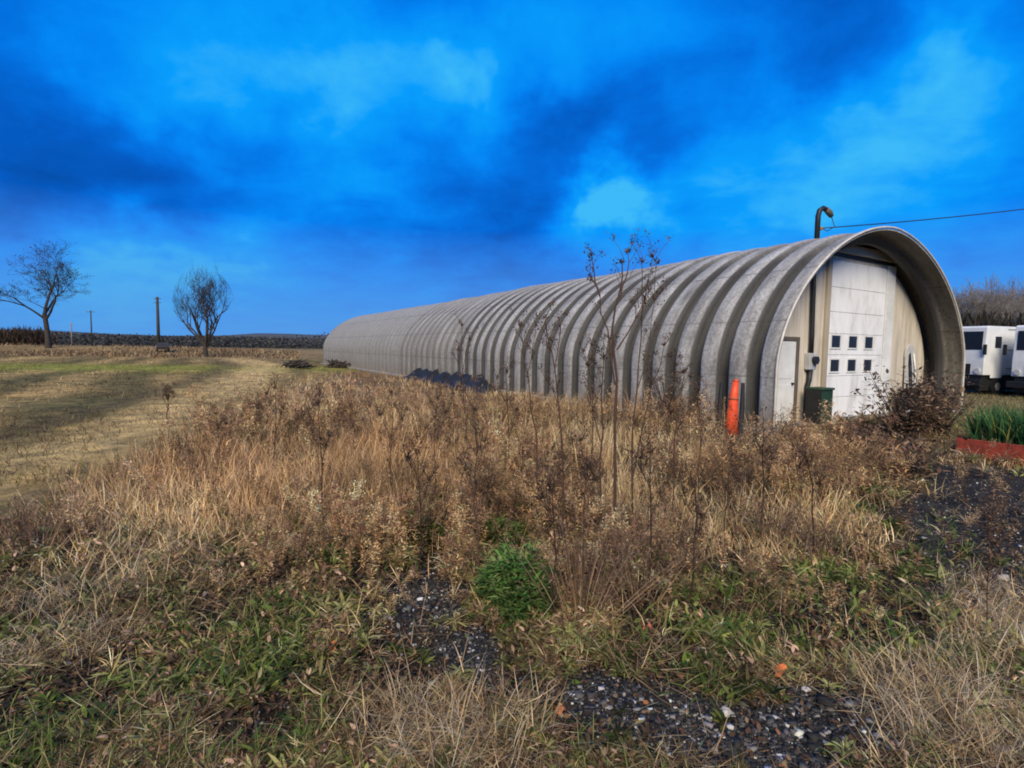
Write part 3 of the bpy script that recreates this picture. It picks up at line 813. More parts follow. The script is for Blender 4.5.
# ------------------------------------------------------------------ vegetation masses
tanpal = [(.50, .36, .175), (.36, .24, .11), (.62, .48, .27), (.22, .13, .055), (.32, .225, .12), (.11, .065, .03)]
tanw = [4, 4, 3, 3, 2, 2]

def sample(n, ymin, ymax, halfw, power=1.0):
    """ground points with density falling with distance, in front of the camera and a margin around"""
    u = rng.random(n)
    y = (ymin ** (1 - power) + u * (ymax ** (1 - power) - ymin ** (1 - power))) ** (1 / (1 - power)) if power != 1 else ymin * (ymax / ymin) ** u
    x = rng.uniform(-1, 1, n) * (halfw * y + .8)
    return x, y

def outside_building(x, y, m=.25):
    u, v = w2b(x, y)
    return ~((u > -m) & (u < BW + m) & (v > -.1) & (v < BL + .3))

# 1. tall dry grass between camera and building
def dry_grass():
    parts = []
    x, y = sample(230000, 3.1, 34, 1.02, 1.2)
    k = outside_building(x, y) & (x > x_edge(y) + rng.normal(0, .25, len(x)) * (1 + y * .04)) & ~((x > 9.2) & (y > 8))
    dens = np.clip((.60 - fbm(x, y, 1.4, 90)) * 6, .10, 1) * np.clip((fbm(x, y, .7, 50) - .38) * 6, .1, 1)
    st = inblob(x, y, STRAW); gv = inblob(x, y, GRAVEL); gn = inblob(x, y, GREEN)
    dens = np.clip(dens + .6 * st, 0, 1) * (1 - .93 * gv) * (1 - .55 * gn)
    dens *= np.clip((y - 3.4) / 3.4, .10, 1)
    right = np.clip((x - .62 * y) / .6, 0, 1) * (y < 11)
    dens *= (1 - .45 * right)
    k &= rng.random(len(x)) < dens
    x, y, st, right, gv = x[k], y[k], st[k], right[k], gv[k]; n = len(x)
    hh = np.interp(y, [2.5, 4.2, 6, 9, 13, 17, 25, 34], [.14, .27, .42, .56, .54, .34, .32, .40]) * (.25 + 1.35 * fbm(x, y, 1.0, 60)) * rng.uniform(.55, 1.3, n)
    hh *= (1 - .45 * right)
    u, v = w2b(x, y); front = (v < .3) & (u > -1.0)
    hh = np.where(front, hh * np.clip(.22 + (-v) * .10, .22, .6), hh)
    mxx, myy = gnd(731, 455); hh *= np.clip(np.hypot((x - mxx) / 1.0, (y - myy) / 1.3) - .1, .3, 1)
    wall = (u < -.2) & (u > -2.2) & (v > -.5) & (v < 10)
    hh = np.where(wall & (v < 7), hh * 1.3, hh)
    wv = rng.uniform(.0035, .0075, n) * np.interp(y, [3, 8, 30], [1, 1.7, 4.2])
    cc = pick(tanpal, n, tanw)
    patch = fbm(x, y, 1.6, 70)[:, None]
    cc = cc * np.clip(.35 + 1.5 * patch, .35, 1.6) * 1.2
    red = np.clip((fbm(x, y, 2.4, 81) - .5) * 5, 0, .45)[:, None]
    cc = cc * (1 - red) + cc * np.array([.72, .50, .42]) * red
    cc = cc * (1 + .28 * st[:, None])
    tl = np.abs(rng.normal(.14, .24, n)) + np.where(y < 4.5, .35, 0); cu = np.abs(rng.normal(.5, .5, n))
    lean_az = rng.uniform(0, 2*PI, n)
    V, Q, C = blades(np.stack([x, y, hgt(x, y) - .01], -1), hh, wv, tl, cu, cc, az=lean_az)
    o = link('dry_grass', quadmesh('dry_grass', V, Q, C), M_leaf)
    tag(o, 'tall dead tan grass filling the ground between the camera and the building', 'grass', kind='stuff')
dry_grass()

# 2. dead weeds with side twigs and seed fluff: templates stamped into one mass
def weed_template(seed, h=1.0, dense=1.0, headcol=(.20, .135, .085), stemcol=(.095, .052, .030)):
    R = random.Random(seed); parts = []
    pts = [(0, 0, 0)]; q = np.zeros(3); d = np.array([R.gauss(0, .05), R.gauss(0, .05), 1])
    for i in range(4):
        d = d + np.array([R.gauss(0, .07), R.gauss(0, .07), 0]); d /= np.linalg.norm(d); q = q + d * h / 4; pts.append(tuple(q))
    V, Q = tube(pts, [.0045, .004, .0035, .0025, .0015], 3); parts.append((V, np.array(Q), np.tile(np.array(stemcol), (len(V), 1))))
    heads = []
    for k in range(int(9 * dense)):
        f = R.uniform(.42, .98) * 4; i = int(min(3, f)); b = np.array(pts[i]) * (1 - (f - i)) + np.array(pts[i + 1]) * (f - i)
        a = R.uniform(0, 2*PI); L = R.uniform(.08, .26) * h * (1.25 - f / 4 * .6)
        e = b + np.array([math.cos(a) * L * .6, math.sin(a) * L * .6, L * .9]); m = (b + e) / 2 + np.array([math.cos(a) * L * .12, math.sin(a) * L * .12, -.02])
        V, Q = tube([b, m, e], [.0025, .002, .0012], 3); parts.append((V, np.array(Q), np.tile(np.array(stemcol) * R.uniform(.8, 1.5), (len(V), 1))))
        heads.append(e); heads.append((m + e) / 2)
    heads.append(np.array(pts[-1]))
    H = np.array(heads); nh = int(6 * dense); P = (H[:, None] + rng.normal(0, .024, (len(H), nh, 3))).reshape(-1, 3); n = len(P)
    V, Q, C = blades(P, rng.uniform(.015, .045, n), rng.uniform(.010, .022, n), rng.uniform(0, 2.2, n), rng.uniform(0, 1, n), pick([headcol, tuple(c * 1.25 for c in headcol), tuple(c * .5 for c in headcol)], n), prof=(.5, 1, .8, .2))
    parts.append((V, Q, C))
    # withered leaves along the stem
    n = 30; f = rng.uniform(.1, .85, n) * h; P = np.stack([np.zeros(n), np.zeros(n), f], -1)
    V, Q, C = blades(P, rng.uniform(.05, .14, n), rng.uniform(.014, .036, n), rng.uniform(.3, 1.6, n), rng.uniform(.5, 2.8, n), pick([(.17, .10, .05), (.34, .21, .09), (.07, .04, .020), (.46, .31, .15)], n), prof=(.5, 1, .8, .2))
    parts.append((V, Q, C))
    V, Q, C = merge(parts); return V, Q, np.clip(C * 1.3, 0, .8)

def stamp(tmpls, x, y, z, s, rz, name, label, cat, mat, cvar=.5, fat=None):
    out = []
    which = rng.integers(0, len(tmpls), len(x))
    for ti, (V, Q, C) in enumerate(tmpls):
        k = np.where(which == ti)[0]
        if len(k) == 0: continue
        c, sn = np.cos(rz[k]), np.sin(rz[k]); tx, ty = rng.normal(0, .12, len(k)), rng.normal(0, .12, len(k))
        S = s[k][:, None]
        X = (V[None, :, 0] * c[:, None] - V[None, :, 1] * sn[:, None]) * S; Yv = (V[None, :, 0] * sn[:, None] + V[None, :, 1] * c[:, None]) * S; Z = V[None, :, 2] * S
        X = X + Z * tx[:, None] + x[k][:, None]; Yv = Yv + Z * ty[:, None] + y[k][:, None]; Z = Z + z[k][:, None]
        VV = np.stack([X, Yv, Z], -1).reshape(-1, 3)
        QQ = (Q[None] + (np.arange(len(k)) * len(V))[:, None, None]).reshape(-1, 4)
        pt_ = np.clip(.15 + 1.7 * fbm(x[k], y[k], .9, 300), .3, 1.7)[:, None, None]; gd_ = np.clip((fbm(x[k], y[k], 1.7, 310) - .45) * 6, 0, 1)[:, None, None]
        CC = np.clip(C[None] * rng.uniform(1 - cvar, 1 + cvar, (len(k), 1, 1)) * pt_ * (1 - gd_ * np.array([0, .06, .16]) + gd_ * .25), 0, .85).reshape(-1, 3)
        out.append((VV, QQ, CC))
    V, Q, C = merge(out)
    return tag(link(name, quadmesh(name, V, Q, C), mat), label, cat, kind='stuff')

def weeds():
    x, y = sample(12000, 3.0, 30, 1.0, 1.15)
    k = outside_building(x, y, .4) & (x > x_edge(y) + .2 + rng.normal(0, .3, len(x))) & ~((x > 9) & (y > 8))
    dens = np.clip((fbm(x, y, 1.4, 90) - .47) * 9.0, .06, 1) * np.clip((y - 2.9) / 2.2, .05, 1)
    gv = inblob(x, y, GRAVEL); dens *= (1 - .9 * gv) * (1 - .97 * inblob(x, y, [blob(516, 600, 45, 60), blob(470, 650, 60, 50)])) * (1 - .95 * inblob(x, y, [blob(731, 448, 22, 12), blob(820, 440, 60, 18)]))
    u, v = w2b(x, y); dens *= np.where((v < .3) & (u > -1.5), .25, 1)
    dens *= 1 - .5 * np.clip((x - .62 * y) / .6, 0, 1)
    k &= rng.random(len(x)) < dens
    x, y = x[k], y[k]; n = len(x)
    s = np.interp(y, [3, 5, 8, 12, 16, 30], [.30, .52, .72, .70, .38, .38]) * rng.uniform(.55, 1.15, n) * np.where(rng.random(n) < .07, 1.45, 1)
    u, v = w2b(x, y); s *= np.where((v < .3) & (u > -1.5), np.clip(.25 + (-v) * .12, .25, .8), 1)
    tm = [weed_template(i, 1.0, 1.0 + .3 * (i % 3), hc, sc_) for i, (hc, sc_) in enumerate([
        ((.30, .19, .095), (.12, .07, .040)), ((.14, .075, .045), (.07, .035, .022)), ((.38, .26, .14), (.16, .10, .06)),
        ((.10, .055, .035), (.06, .032, .022)), ((.34, .21, .10), (.13, .08, .05)), ((.22, .13, .075), (.09, .055, .03))])]
    stamp(tm, x, y, hgt(x, y), s, rng.uniform(0, 6.28, n), 'dead_weeds', 'brown dead weeds with branching stems and seed fluff among the grass', 'weeds', M_leaf)
    print('weeds', n)
weeds()

# 3. green low plants
grpal = [(.075, .115, .022), (.12, .16, .032), (.035, .06, .016), (.19, .23, .06), (.22, .21, .07), (.34, .31, .14)]
def green_cover():
    x, y = sample(150000, 1.7, 13, 1.05, 1.7)
    k = outside_building(x, y) & (x > x_edge(y) - .5)
    gn = inblob(x, y, GREEN); gv = inblob(x, y, GRAVEL); st = inblob(x, y, STRAW)
    base = np.clip((fbm(x, y, .45, 100) - .5) * 7, 0, 1)
    dens = np.clip(.6 * gn * np.clip((fbm(x, y, .28, 103) - .42) * 6, 0, 1) + .42 * base, 0, 1) * (1 - .93 * gv * (1 - .6 * gn)) * (1 - .75 * st)
    dens *= np.interp(y, [2, 6, 13], [.42, .5, .35])
    k &= rng.random(len(x)) < dens
    x, y, gn = x[k], y[k], gn[k]; n = len(x)
    broad = rng.random(n) < .38
    L = np.where(broad, rng.uniform(.03, .085, n), rng.uniform(.06, .20, n)) * (1 + .3 * gn) * np.interp(y, [2, 5, 12], [.8, 1.1, 1.9])
    W = np.where(broad, rng.uniform(.014, .036, n), rng.uniform(.0035, .008, n)) * np.interp(y, [2, 5, 12], [.9, 1.1, 1.9])
    cc = pick(grpal, n, [4, 4, 4, 2, 2, 1])
    z = hgt(x, y) + rng.uniform(0, .07, n) * (gn + .2)
    V, Q, C = blades(np.stack([x, y, z], -1), L, W, np.where(broad, rng.uniform(.3, 1.4, n), rng.uniform(.1, 1.1, n)), rng.uniform(.2, 1.3, n), cc, prof=(.45, 1, .8, .1))
    tag(link('green_cover', quadmesh('green_cover', V, Q, C), M_leaf), 'low green grass and weeds growing in patches through the dead litter', 'ground cover', kind='stuff')
green_cover()

# 3b. rosettes and crumpled leafy tufts with gaps of bare soil between them
def rosette(seed, n, Lr, Wr, tl, pal, h=.03):
    a = rng.uniform(0, 6.28, n); P = np.stack([np.cos(a) * .012, np.sin(a) * .012, rng.uniform(0, h, n)], -1)
    return blades(P, rng.uniform(*Lr, n), rng.uniform(*Wr, n), rng.uniform(*tl, n), rng.uniform(.2, 2.0, n), pick(pal, n, jit=.45), prof=(.35, 1, .85, .12), az=a)
GR = [(.10, .13, .028), (.19, .21, .05), (.035, .055, .016)]; OL = [(.20, .20, .07), (.13, .14, .045), (.28, .26, .11)]
TN = [(.42, .30, .155), (.30, .205, .10), (.55, .42, .25), (.16, .10, .05)]; BR = [(.14, .085, .05), (.25, .155, .085), (.06, .038, .026), (.34, .23, .15)]
def leafy():
    kinds = [(GR, [rosette(i, 16, (.05, .12), (.014, .034), (.3, 1.3), GR, .05) for i in range(3)]),
             (OL, [rosette(i, 18, (.05, .14), (.010, .024), (.2, 1.3), OL, .06) for i in range(3)]),
             (TN, [rosette(i, 26, (.06, .17), (.003, .007), (.2, 1.3), TN, .03) for i in range(3)]),
             (BR, [rosette(i, 22, (.025, .07), (.010, .024), (.3, 1.6), BR, .08) for i in range(3)])]
    x, y = sample(44000, 1.7, 16, 1.06, 1.5)
    gn = inblob(x, y, GREEN); gv = inblob(x, y, GRAVEL); st = inblob(x, y, STRAW)
    k = outside_building(x, y) & (x > x_edge(y) - .3) & (rng.random(len(x)) < np.clip((fbm(x, y, .30, 200) - .46) * 8, .03, 1) * (1 - .97 * gv) * np.interp(y, [2, 4], [.75, 1])) & ~((x > 9) & (y > 8))
    x, y, gn, st = x[k], y[k], gn[k], st[k]; n = len(x)
    far = np.clip((y - 3.5) / 3, 0, 1)
    pg = (.26 + .8 * gn) * (1 - .75 * far * (1 - .6 * gn)) * (fbm(x, y, .6, 210) > .50 - .13 * gn); po = .30 + .2 * gn; pt = .26 + 1.2 * st + .8 * far; pb = .42 + .35 * far
    W_ = np.stack([pg, po * (1 - .4 * far), pt, pb], -1); W_ /= W_.sum(1)[:, None]; kk = (rng.random(n)[:, None] > np.cumsum(W_, 1)).sum(1).clip(0, 3)
    out = []
    for ki, nm, lb in ((0, 'leafy_weeds', 'small green broad-leaved weeds scattered over the near ground'), (1, 'olive_weeds', 'olive and yellowing low weeds among the litter'),
                   (2, 'straw_clumps', 'small pale straw clumps scattered over the near ground'), (3, 'withered_leaves', 'crumpled brown withered leaf clumps on the near ground')):
        j = kk == ki; xx, yy = x[j], y[j]
        sc_ = rng.uniform(.6, 1.35, len(xx)) * np.interp(yy, [1.7, 3, 6, 16], [.55, .75, 1.25, 2.4])
        stamp(kinds[ki][1], xx, yy, hgt(xx, yy), sc_, rng.uniform(0, 6.28, len(xx)), nm, lb, 'ground cover', M_leaf, cvar=.45)
    print('leafy', n)
leafy()

# 4. matted straw and litter near the camera
def litter():
    x, y = sample(80000, 1.6, 9, 1.05, 1.9)
    gv = inblob(x, y, GRAVEL); st = inblob(x, y, STRAW)
    k = (x > x_edge(y) - .5)
    dens = np.clip((fbm(x, y, .4, 120) - .46) * 6, .05, 1) * (1 - .86 * gv) + .4 * st
    k &= rng.random(len(x)) < dens
    x, y, st = x[k], y[k], st[k]; n = len(x)
    cc = pick(tanpal + [(.07, .045, .028), (.045, .03, .02)], n, [3, 4, 1.5, 4, 2, 4, 4, 3]) * (.62 + .55 * fbm(x, y, .7, 130)[:, None] + .35 * st[:, None])
    V1 = blades(np.stack([x, y, hgt(x, y) + rng.uniform(0, .06, n)], -1), rng.uniform(.05, .26, n), rng.uniform(.002, .006, n), rng.uniform(.85, 1.75, n), rng.normal(0, .5, n), cc)
    m = 42000
    x, y = sample(m, 1.6, 8, 1.05, 1.8); gv = inblob(x, y, GRAVEL); k = (rng.random(m) < 1 - .8 * gv) & (x > x_edge(y) - .5); x, y = x[k], y[k]; m = len(x)
    cc = pick([(.16, .09, .045), (.09, .05, .03), (.24, .15, .08), (.05, .032, .022), (.30, .12, .05), (.30, .26, .20)], m, [4, 5, 3, 4, .5, .8])
    V2 = blades(np.stack([x, y, hgt(x, y) + rng.uniform(0, .03, m)], -1), rng.uniform(.015, .05, m), rng.uniform(.010, .030, m), rng.uniform(1.0, 1.7, m), rng.normal(0, .8, m), cc, prof=(.3, 1, .9, .1))
    V, Q, C = merge([V1, V2])
    tag(link('plant_litter', quadmesh('plant_litter', V, Q, C), M_leaf), 'matted straw, twigs and dead leaves lying over the near ground', 'litter', kind='stuff')
litter()

# 5. dense straw tufts in STRAW patches near the camera
def straw_tufts():
    x, y = sample(60000, 1.8, 5.5, 1.05, 1.5)
    st = inblob(x, y, STRAW); k = rng.random(len(x)) < st * np.clip((fbm(x, y, .3, 140) - .2) * 3, 0, 1) * .8
    x, y = x[k], y[k]; n = len(x)
    cc = pick([(.52, .40, .24), (.42, .31, .17), (.33, .24, .13), (.60, .50, .34)], n)
    V, Q, C = blades(np.stack([x, y, hgt(x, y)], -1), rng.uniform(.10, .34, n), rng.uniform(.002, .0045, n), np.abs(rng.normal(.5, .4, n)), rng.uniform(.3, 1.6, n), cc)
    tag(link('straw_tufts', quadmesh('straw_tufts', V, Q, C), M_leaf), 'pale fine straw tufts at the bottom centre and bottom right', 'grass', kind='stuff')
straw_tufts()

# 6. short field grass at left
def field_grass():
    x, y = sample(120000, 6.5, 60, 1.3, 1.2)
    k = (x < x_edge(y) + rng.normal(0, .4, len(x))) & (y < 60)
    k &= rng.random(len(x)) < np.clip((fbm(x, y, 3, 150) - .25) * 3, .1, 1)
    x, y = x[k], y[k]; n = len(x)
    across = (x * math.cos(.50) + y * math.sin(.50)) + 1.2 * (vnoise(x, y, 9, 88) - .5); strip = np.clip((vnoise(across, across * 0, 1.9, 31) - .5) * 2 + .5, 0, 1)
    gs = np.exp(-((y - 38 - .12 * (x + 25)) / 7.0)**2)
    gsel = rng.random(n) < np.clip(gs * .55 + .14 * (fbm(x, y, 4, 44) > .5), 0, 1)
    cc = pick(tanpal, n, tanw) * (.35 + .75 * strip[:, None])
    cc = np.where(gsel[:, None], pick([(.16, .17, .04), (.10, .12, .03), (.22, .2, .06)], n), cc)
    V, Q, C = blades(np.stack([x, y, hgt(x, y)], -1), rng.uniform(.05, .17, n) * np.interp(y, [8, 40], [1, 1.7]), rng.uniform(.005, .012, n) * np.interp(y, [8, 50], [1, 4]), rng.uniform(.2, 1.3, n), rng.uniform(0, 1, n), cc)
    tag(link('field_grass', quadmesh('field_grass', V, Q, C), M_leaf), 'short tan and green grass of the open field at the left', 'grass', kind='stuff')
field_grass()
# rough bank grass further back
def bank_grass():
    n = 26000
    y = rng.uniform(62, 125, n); x = -y * rng.uniform(.40, 1.25, n)
    k = rng.random(n) < np.clip((fbm(x, y, 16, 175) - .38) * 5, .06, 1); x, y = x[k], y[k]; n = len(x)
    cc = pick([(.20, .12, .06), (.30, .2, .1), (.12, .07, .04), (.36, .27, .15)], n) * (.6 + .8 * fbm(x, y, 14, 160)[:, None])
    V, Q, C = blades(np.stack([x, y, hgt(x, y)], -1), rng.uniform(.15, .8, n) * (.1 + 1.3 * fbm(x, y, 9, 170)), rng.uniform(.08, .2, n), rng.uniform(0, .6, n), rng.uniform(0, .8, n), cc)
    tag(link('bank_grass', quadmesh('bank_grass', V, Q, C), M_leaf), 'rough rusty brown growth on the low bank beyond the green strip', 'grass', kind='stuff')
bank_grass()
# worn grass beside the vans / right
def right_grass():
    n = 40000
    y = rng.uniform(7, 26, n); x = y * rng.uniform(.80, 1.15, n)
    k = outside_building(x, y, .15); x, y = x[k], y[k]; n = len(x)
    gv = inblob(x, y, GRAVEL); k = (rng.random(n) > gv * .9) & ~((x - c0[0]) * dv[0] + (y - c0[1]) * dv[1] > -.1) ; k |= (y > 12.5); x, y = x[k], y[k]; n = len(x)
    cc = pick([(.30, .24, .11), (.18, .18, .05), (.14, .09, .05), (.4, .32, .17)], n, [3, 3, 3, 2])
    V, Q, C = blades(np.stack([x, y, hgt(x, y)], -1), rng.uniform(.05, .2, n), rng.uniform(.006, .018, n), rng.uniform(.1, 1.2, n), rng.uniform(0, 1, n), cc)
    tag(link('verge_grass', quadmesh('verge_grass', V, Q, C), M_leaf), 'short yellowish grass around the red planter and before the end wall', 'grass', kind='stuff')
right_grass()

# 7. gravel
def gravel():
    t_ = (1 + 5 ** .5) / 2
    oc = np.array([(1, 0, 0), (-1, 0, 0), (0, 1, 0), (0, -1, 0), (0, 0, 1), (0, 0, -1)], float)
    # cube-ish stone: 8 corners, 6 quads
    cu = np.array([(x, y, z) for z in (-1, 1) for y in (-1, 1) for x in (-1, 1)], float) / 1.5
    Q0 = np.array([(0, 2, 3, 1), (4, 5, 7, 6), (0, 1, 5, 4), (2, 6, 7, 3), (0, 4, 6, 2), (1, 3, 7, 5)])
    n0 = 200000
    x, y = sample(n0, 1.6, 10, 1.1, 1.9)
    gv = inblob(x, y, GRAVEL); k = (rng.random(n0) < gv * .95 + .10) & (x > x_edge(y)); x, y = x[k], y[k]; n = len(x)
    s = rng.lognormal(-4.85, .48, n)
    sh = rng.uniform(.55, 1.2, (n, 1, 3)) * np.array([1, 1, .7])
    V = cu[None] * rng.uniform(.7, 1.2, (n, 8, 1)) * s[:, None, None] * sh + rng.normal(0, .12, (n, 8, 3)) * s[:, None, None]
    a = rng.uniform(0, 6.28, n); b = rng.uniform(-.6, .6, n)
    c_, s_ = np.cos(a)[:, None], np.sin(a)[:, None]
    X = V[..., 0] * c_ - V[..., 1] * s_; Yv = V[..., 0] * s_ + V[..., 1] * c_; Z = V[..., 2] + X * b[:, None] * .3
    VV = np.stack([X + x[:, None], Yv + y[:, None], Z + (hgt(x, y) + s * .25)[:, None]], -1).reshape(-1, 3)
    QQ = (Q0[None] + (np.arange(n) * 8)[:, None, None]).reshape(-1, 4)
    cc = pick([(.020, .019, .018), (.040, .038, .036), (.075, .07, .064), (.20, .18, .16), (.42, .40, .36)], n, [6, 5, 3.0, 1.5, .45])
    CC = np.repeat(cc, 8, 0)
    tag(link('gravel', quadmesh('gravel', VV, QQ, CC), M_stem), 'dark loose gravel and cinders showing through at the right and bottom', 'gravel', kind='stuff')
gravel()

# ------------------------------------------------------------------ individual plants and stones
def ground_z(x, y): return float(hgt(np.array([x]), np.array([y]))[0])

def px_path(base, tops, Y=None):
    bx, by = gnd(*base); z0 = ground_z(bx, by)
    return [(bx, by, z0 - .02)] + [at(p[0], p[1], by + (p[2] if len(p) > 2 else 0)) for p in tops]

def stalk(label, base, main, branches, r=.011, head=True, leafy=0, cat='weed stalk', name='dead_stalk', col=(.065, .038, .026)):
    bx, by = gnd(*base); P = np.array(px_path(base, main)); org = P[0].copy()
    t = thing(name, label, cat, tuple(org), 0)
    def path(pts): 
        q = [np.array(pts[0])]
        for a, b2 in zip(pts[:-1], pts[1:]):
            a, b2 = np.array(a), np.array(b2)
            q += [a + (b2 - a) * .5 + rng.normal(0, .012, 3), b2]
        return np.array(q)
    parts = []
    r = r * .75
    M = path(P - org); V, Q = tube(M, np.linspace(r, r * .35, len(M)), 6)
    cm = np.array(col)
    link('stem', quadmesh('stem', V, np.array(Q), np.tile(cm, (len(V), 1)), smooth=True), M_stem, t)
    tips = [M[-1]]
    for br in branches:
        B_ = np.array([at(p[0], p[1], by + (p[2] if len(p) > 2 else 0)) for p in br]) - org
        B_ = path(B_)
        V, Q = tube(B_, np.linspace(r * .55, r * .2, len(B_)), 5)
        link('branch', quadmesh('branch', V, np.array(Q), np.tile(cm * 1.1, (len(V), 1)), smooth=True), M_stem, t)
        tips.append(B_[-1]); M = np.concatenate([M, B_[1:]])
    # fine side twigs
    parts = []
    for k in range(26):
        b_ = M[rng.integers(len(M) // 3, len(M))] + rng.normal(0, .01, 3); a = rng.uniform(0, 6.28); L = rng.uniform(.06, .22)
        e = b_ + np.array([math.cos(a) * L * .5, math.sin(a) * L * .5, L * .85]); V, Q = tube([b_, (b_ + e) / 2 + rng.normal(0, .01, 3), e], [.0032, .0026, .0014], 3)
        parts.append((V, np.array(Q), np.tile(cm * 1.3, (len(V), 1)))); tips.append(e)
    V, Q, C = merge(parts); tag(link('twigs', quadmesh('twigs', V, Q, C), M_stem, t), kind='stuff')
    if head:
        H = np.array(tips); nn_ = 16 + leafy
        for hp in H[:1 + len(branches)]:
            Pq = hp + rng.normal(0, .012, (30, 3))
            V, Q, C = blades(Pq, rng.uniform(.015, .04, 30), rng.uniform(.008, .016, 30), rng.uniform(0, 2, 30), rng.uniform(0, 1, 30), pick([(.09, .06, .04), (.06, .038, .025), (.16, .10, .06)], 30), prof=(.5, 1, .8, .2))
            link('seed_head', quadmesh('seed_head', V, Q, C), M_leaf, t)
        H = H[1 + len(branches):]
        Pp = (H[:, None] + rng.normal(0, .020, (len(H), nn_, 3))).reshape(-1, 3); n = len(Pp)
        V, Q, C = blades(Pp, rng.uniform(.012, .035, n), rng.uniform(.006, .014, n), rng.uniform(0, 2, n), rng.uniform(0, 1, n), pick([(.09, .06, .04), (.06, .038, .025), (.16, .10, .06)], n), prof=(.5, 1, .8, .2))
        tag(link('seed_fluff', quadmesh('seed_fluff', V, Q, C), M_leaf, t), kind='stuff')
    return t
stalk('tallest dead stalk, its seed heads reaching above the roof line', (613, 560), [(615, 470), (617, 380), (612, 330), (620, 290), (622, 262)],
      [[(615, 385), (608, 330), (600, 296), (590, 278)], [(617, 350), (636, 318), (645, 300)], [(620, 300), (627, 275), (628, 252)], [(600, 296), (594, 270), (591, 255)]], r=.019)
stalk('tall dead stalk forking beside the tallest, with a dark tip at the skyline', (634, 548), [(632, 460), (637, 390), (641, 340), (642, 262)],
      [[(637, 390), (650, 340), (655, 300), (657, 262)], [(641, 320), (648, 280), (652, 256)]], r=.012)
stalk('straight brown stalk just left of the tallest one', (600, 548), [(600, 460), (601, 400), (604, 358)], [[(600, 440), (590, 400), (588, 366)]], r=.014)
stalk('Y-shaped dark stalk against the pale ribs left of centre', (566, 548), [(563, 470), (558, 400), (552, 352), (545, 318)], [[(555, 368), (560, 335), (566, 314)], [(560, 410), (548, 380)]], r=.013)
stalk('leaning dark stalk forking low, left of the Y-shaped stalk', (543, 520), [(537, 460), (531, 410), (524, 358), (520, 325)], [[(527, 375), (533, 345), (536, 326)]], r=.012)
stalk('dark knotty stalk standing over the green clump', (478, 585), [(478, 530), (475, 490), (477, 455), (474, 410)], [[(477, 470), (486, 440)], [(476, 500), (466, 470)]], r=.010)
stalk('slender stalk in front of the far smooth wall', (468, 470), [(466, 420), (463, 380), (462, 325)], [[(463, 380), (458, 350)], [(463, 370), (470, 340)]], r=.012)
stalk('oblique brown branch reaching right across the ribs', (628, 500), [(640, 440), (652, 385), (664, 345)], [[(645, 420), (668, 392), (690, 376)], [(652, 385), (676, 365)]], r=.012, leafy=20)
stalk('short reddish stalk in front of the orange marker', (722, 560), [(724, 520), (728, 480), (732, 446)], [[(725, 510), (740, 480)], [(726, 500), (712, 476)]], r=.008)
stalk('thin dark stalk beside the gravel at the right', (986, 640), [(987, 600), (990, 560), (988, 520)], [[(989, 570), (996, 545)]], r=.006)
stalk('small dark weed standing up from the edge of the field', (168, 424), [(168, 408), (169, 392)], [[(168, 410), (163, 396)], [(168, 408), (174, 397)]], r=.02, leafy=30)
stalk('brown weed stalk rising from the left middle of the grass', (218, 470), [(219, 445), (216, 414)], [[(219, 445), (226, 424)]], r=.012)
stalk('dark branching weed in the grass left of centre', (388, 500), [(390, 460), (393, 420), (391, 392)], [[(391, 450), (402, 420)], [(391, 440), (380, 415)]], r=.011)
stalk('dry stalk between the far wall and the grass edge', (436, 490), [(434, 440), (438, 398)], [[(435, 440), (446, 412)]], r=.010)
stalk('tangled stalk right of the tallest, crossing the ribbed wall base', (672, 520), [(674, 460), (679, 410), (684, 372)], [[(675, 450), (662, 415)], [(677, 430), (694, 400)]], r=.010)
stalk('brown stalk halfway between the tallest stalk and orange marker', (700, 520), [(698, 470), (701, 425), (697, 390)], [[(699, 450), (710, 420)]], r=.009)
stalk('thin upright stalk among the weeds below the ribs', (585, 600), [(583, 540), (586, 480), (580, 440)], [[(585, 510), (596, 480)]], r=.007)

for (bx_, by_, tx_, ty_, lab_) in [
    (508, 500, 506, 372, 'thin dark stalk between the leaning stalk and the slender wall stalk'), (648, 590, 650, 452, 'short dark stalk right of the green clump, at weed height'),
    (420, 560, 417, 452, 'dark stalk left of the green clump rising from the gravel patch'), (556, 620, 552, 492, 'near brown stalk just right of the green clump'),
    (760, 540, 764, 430, 'dark stalk below the entry door standing over the weeds'), (322, 520, 318, 404, 'thin stalk alone in the left part of the weeds'),
    (690, 600, 694, 486, 'near dark stalk right of centre above the green patch'), (812, 560, 808, 462, 'brown stalk in front of the big door among low weeds'),
    (272, 480, 275, 388, 'stalk near the field edge below the round-crowned tree'), (590, 480, 592, 345, 'fine stalk in the middle of the stalk group against the ribs')]:
    mx_, my_ = (bx_ + tx_) / 2, (by_ + ty_) / 2
    stalk(lab_, (bx_, by_), [(mx_ + 2, my_), (tx_, ty_)], [[(mx_ + 2, my_), (mx_ + 10, my_ - 26)], [((mx_ + tx_) / 2, (my_ + ty_) / 2), (tx_ - 9, ty_ + 6)]], r=.011, col=(.035, .022, .016))
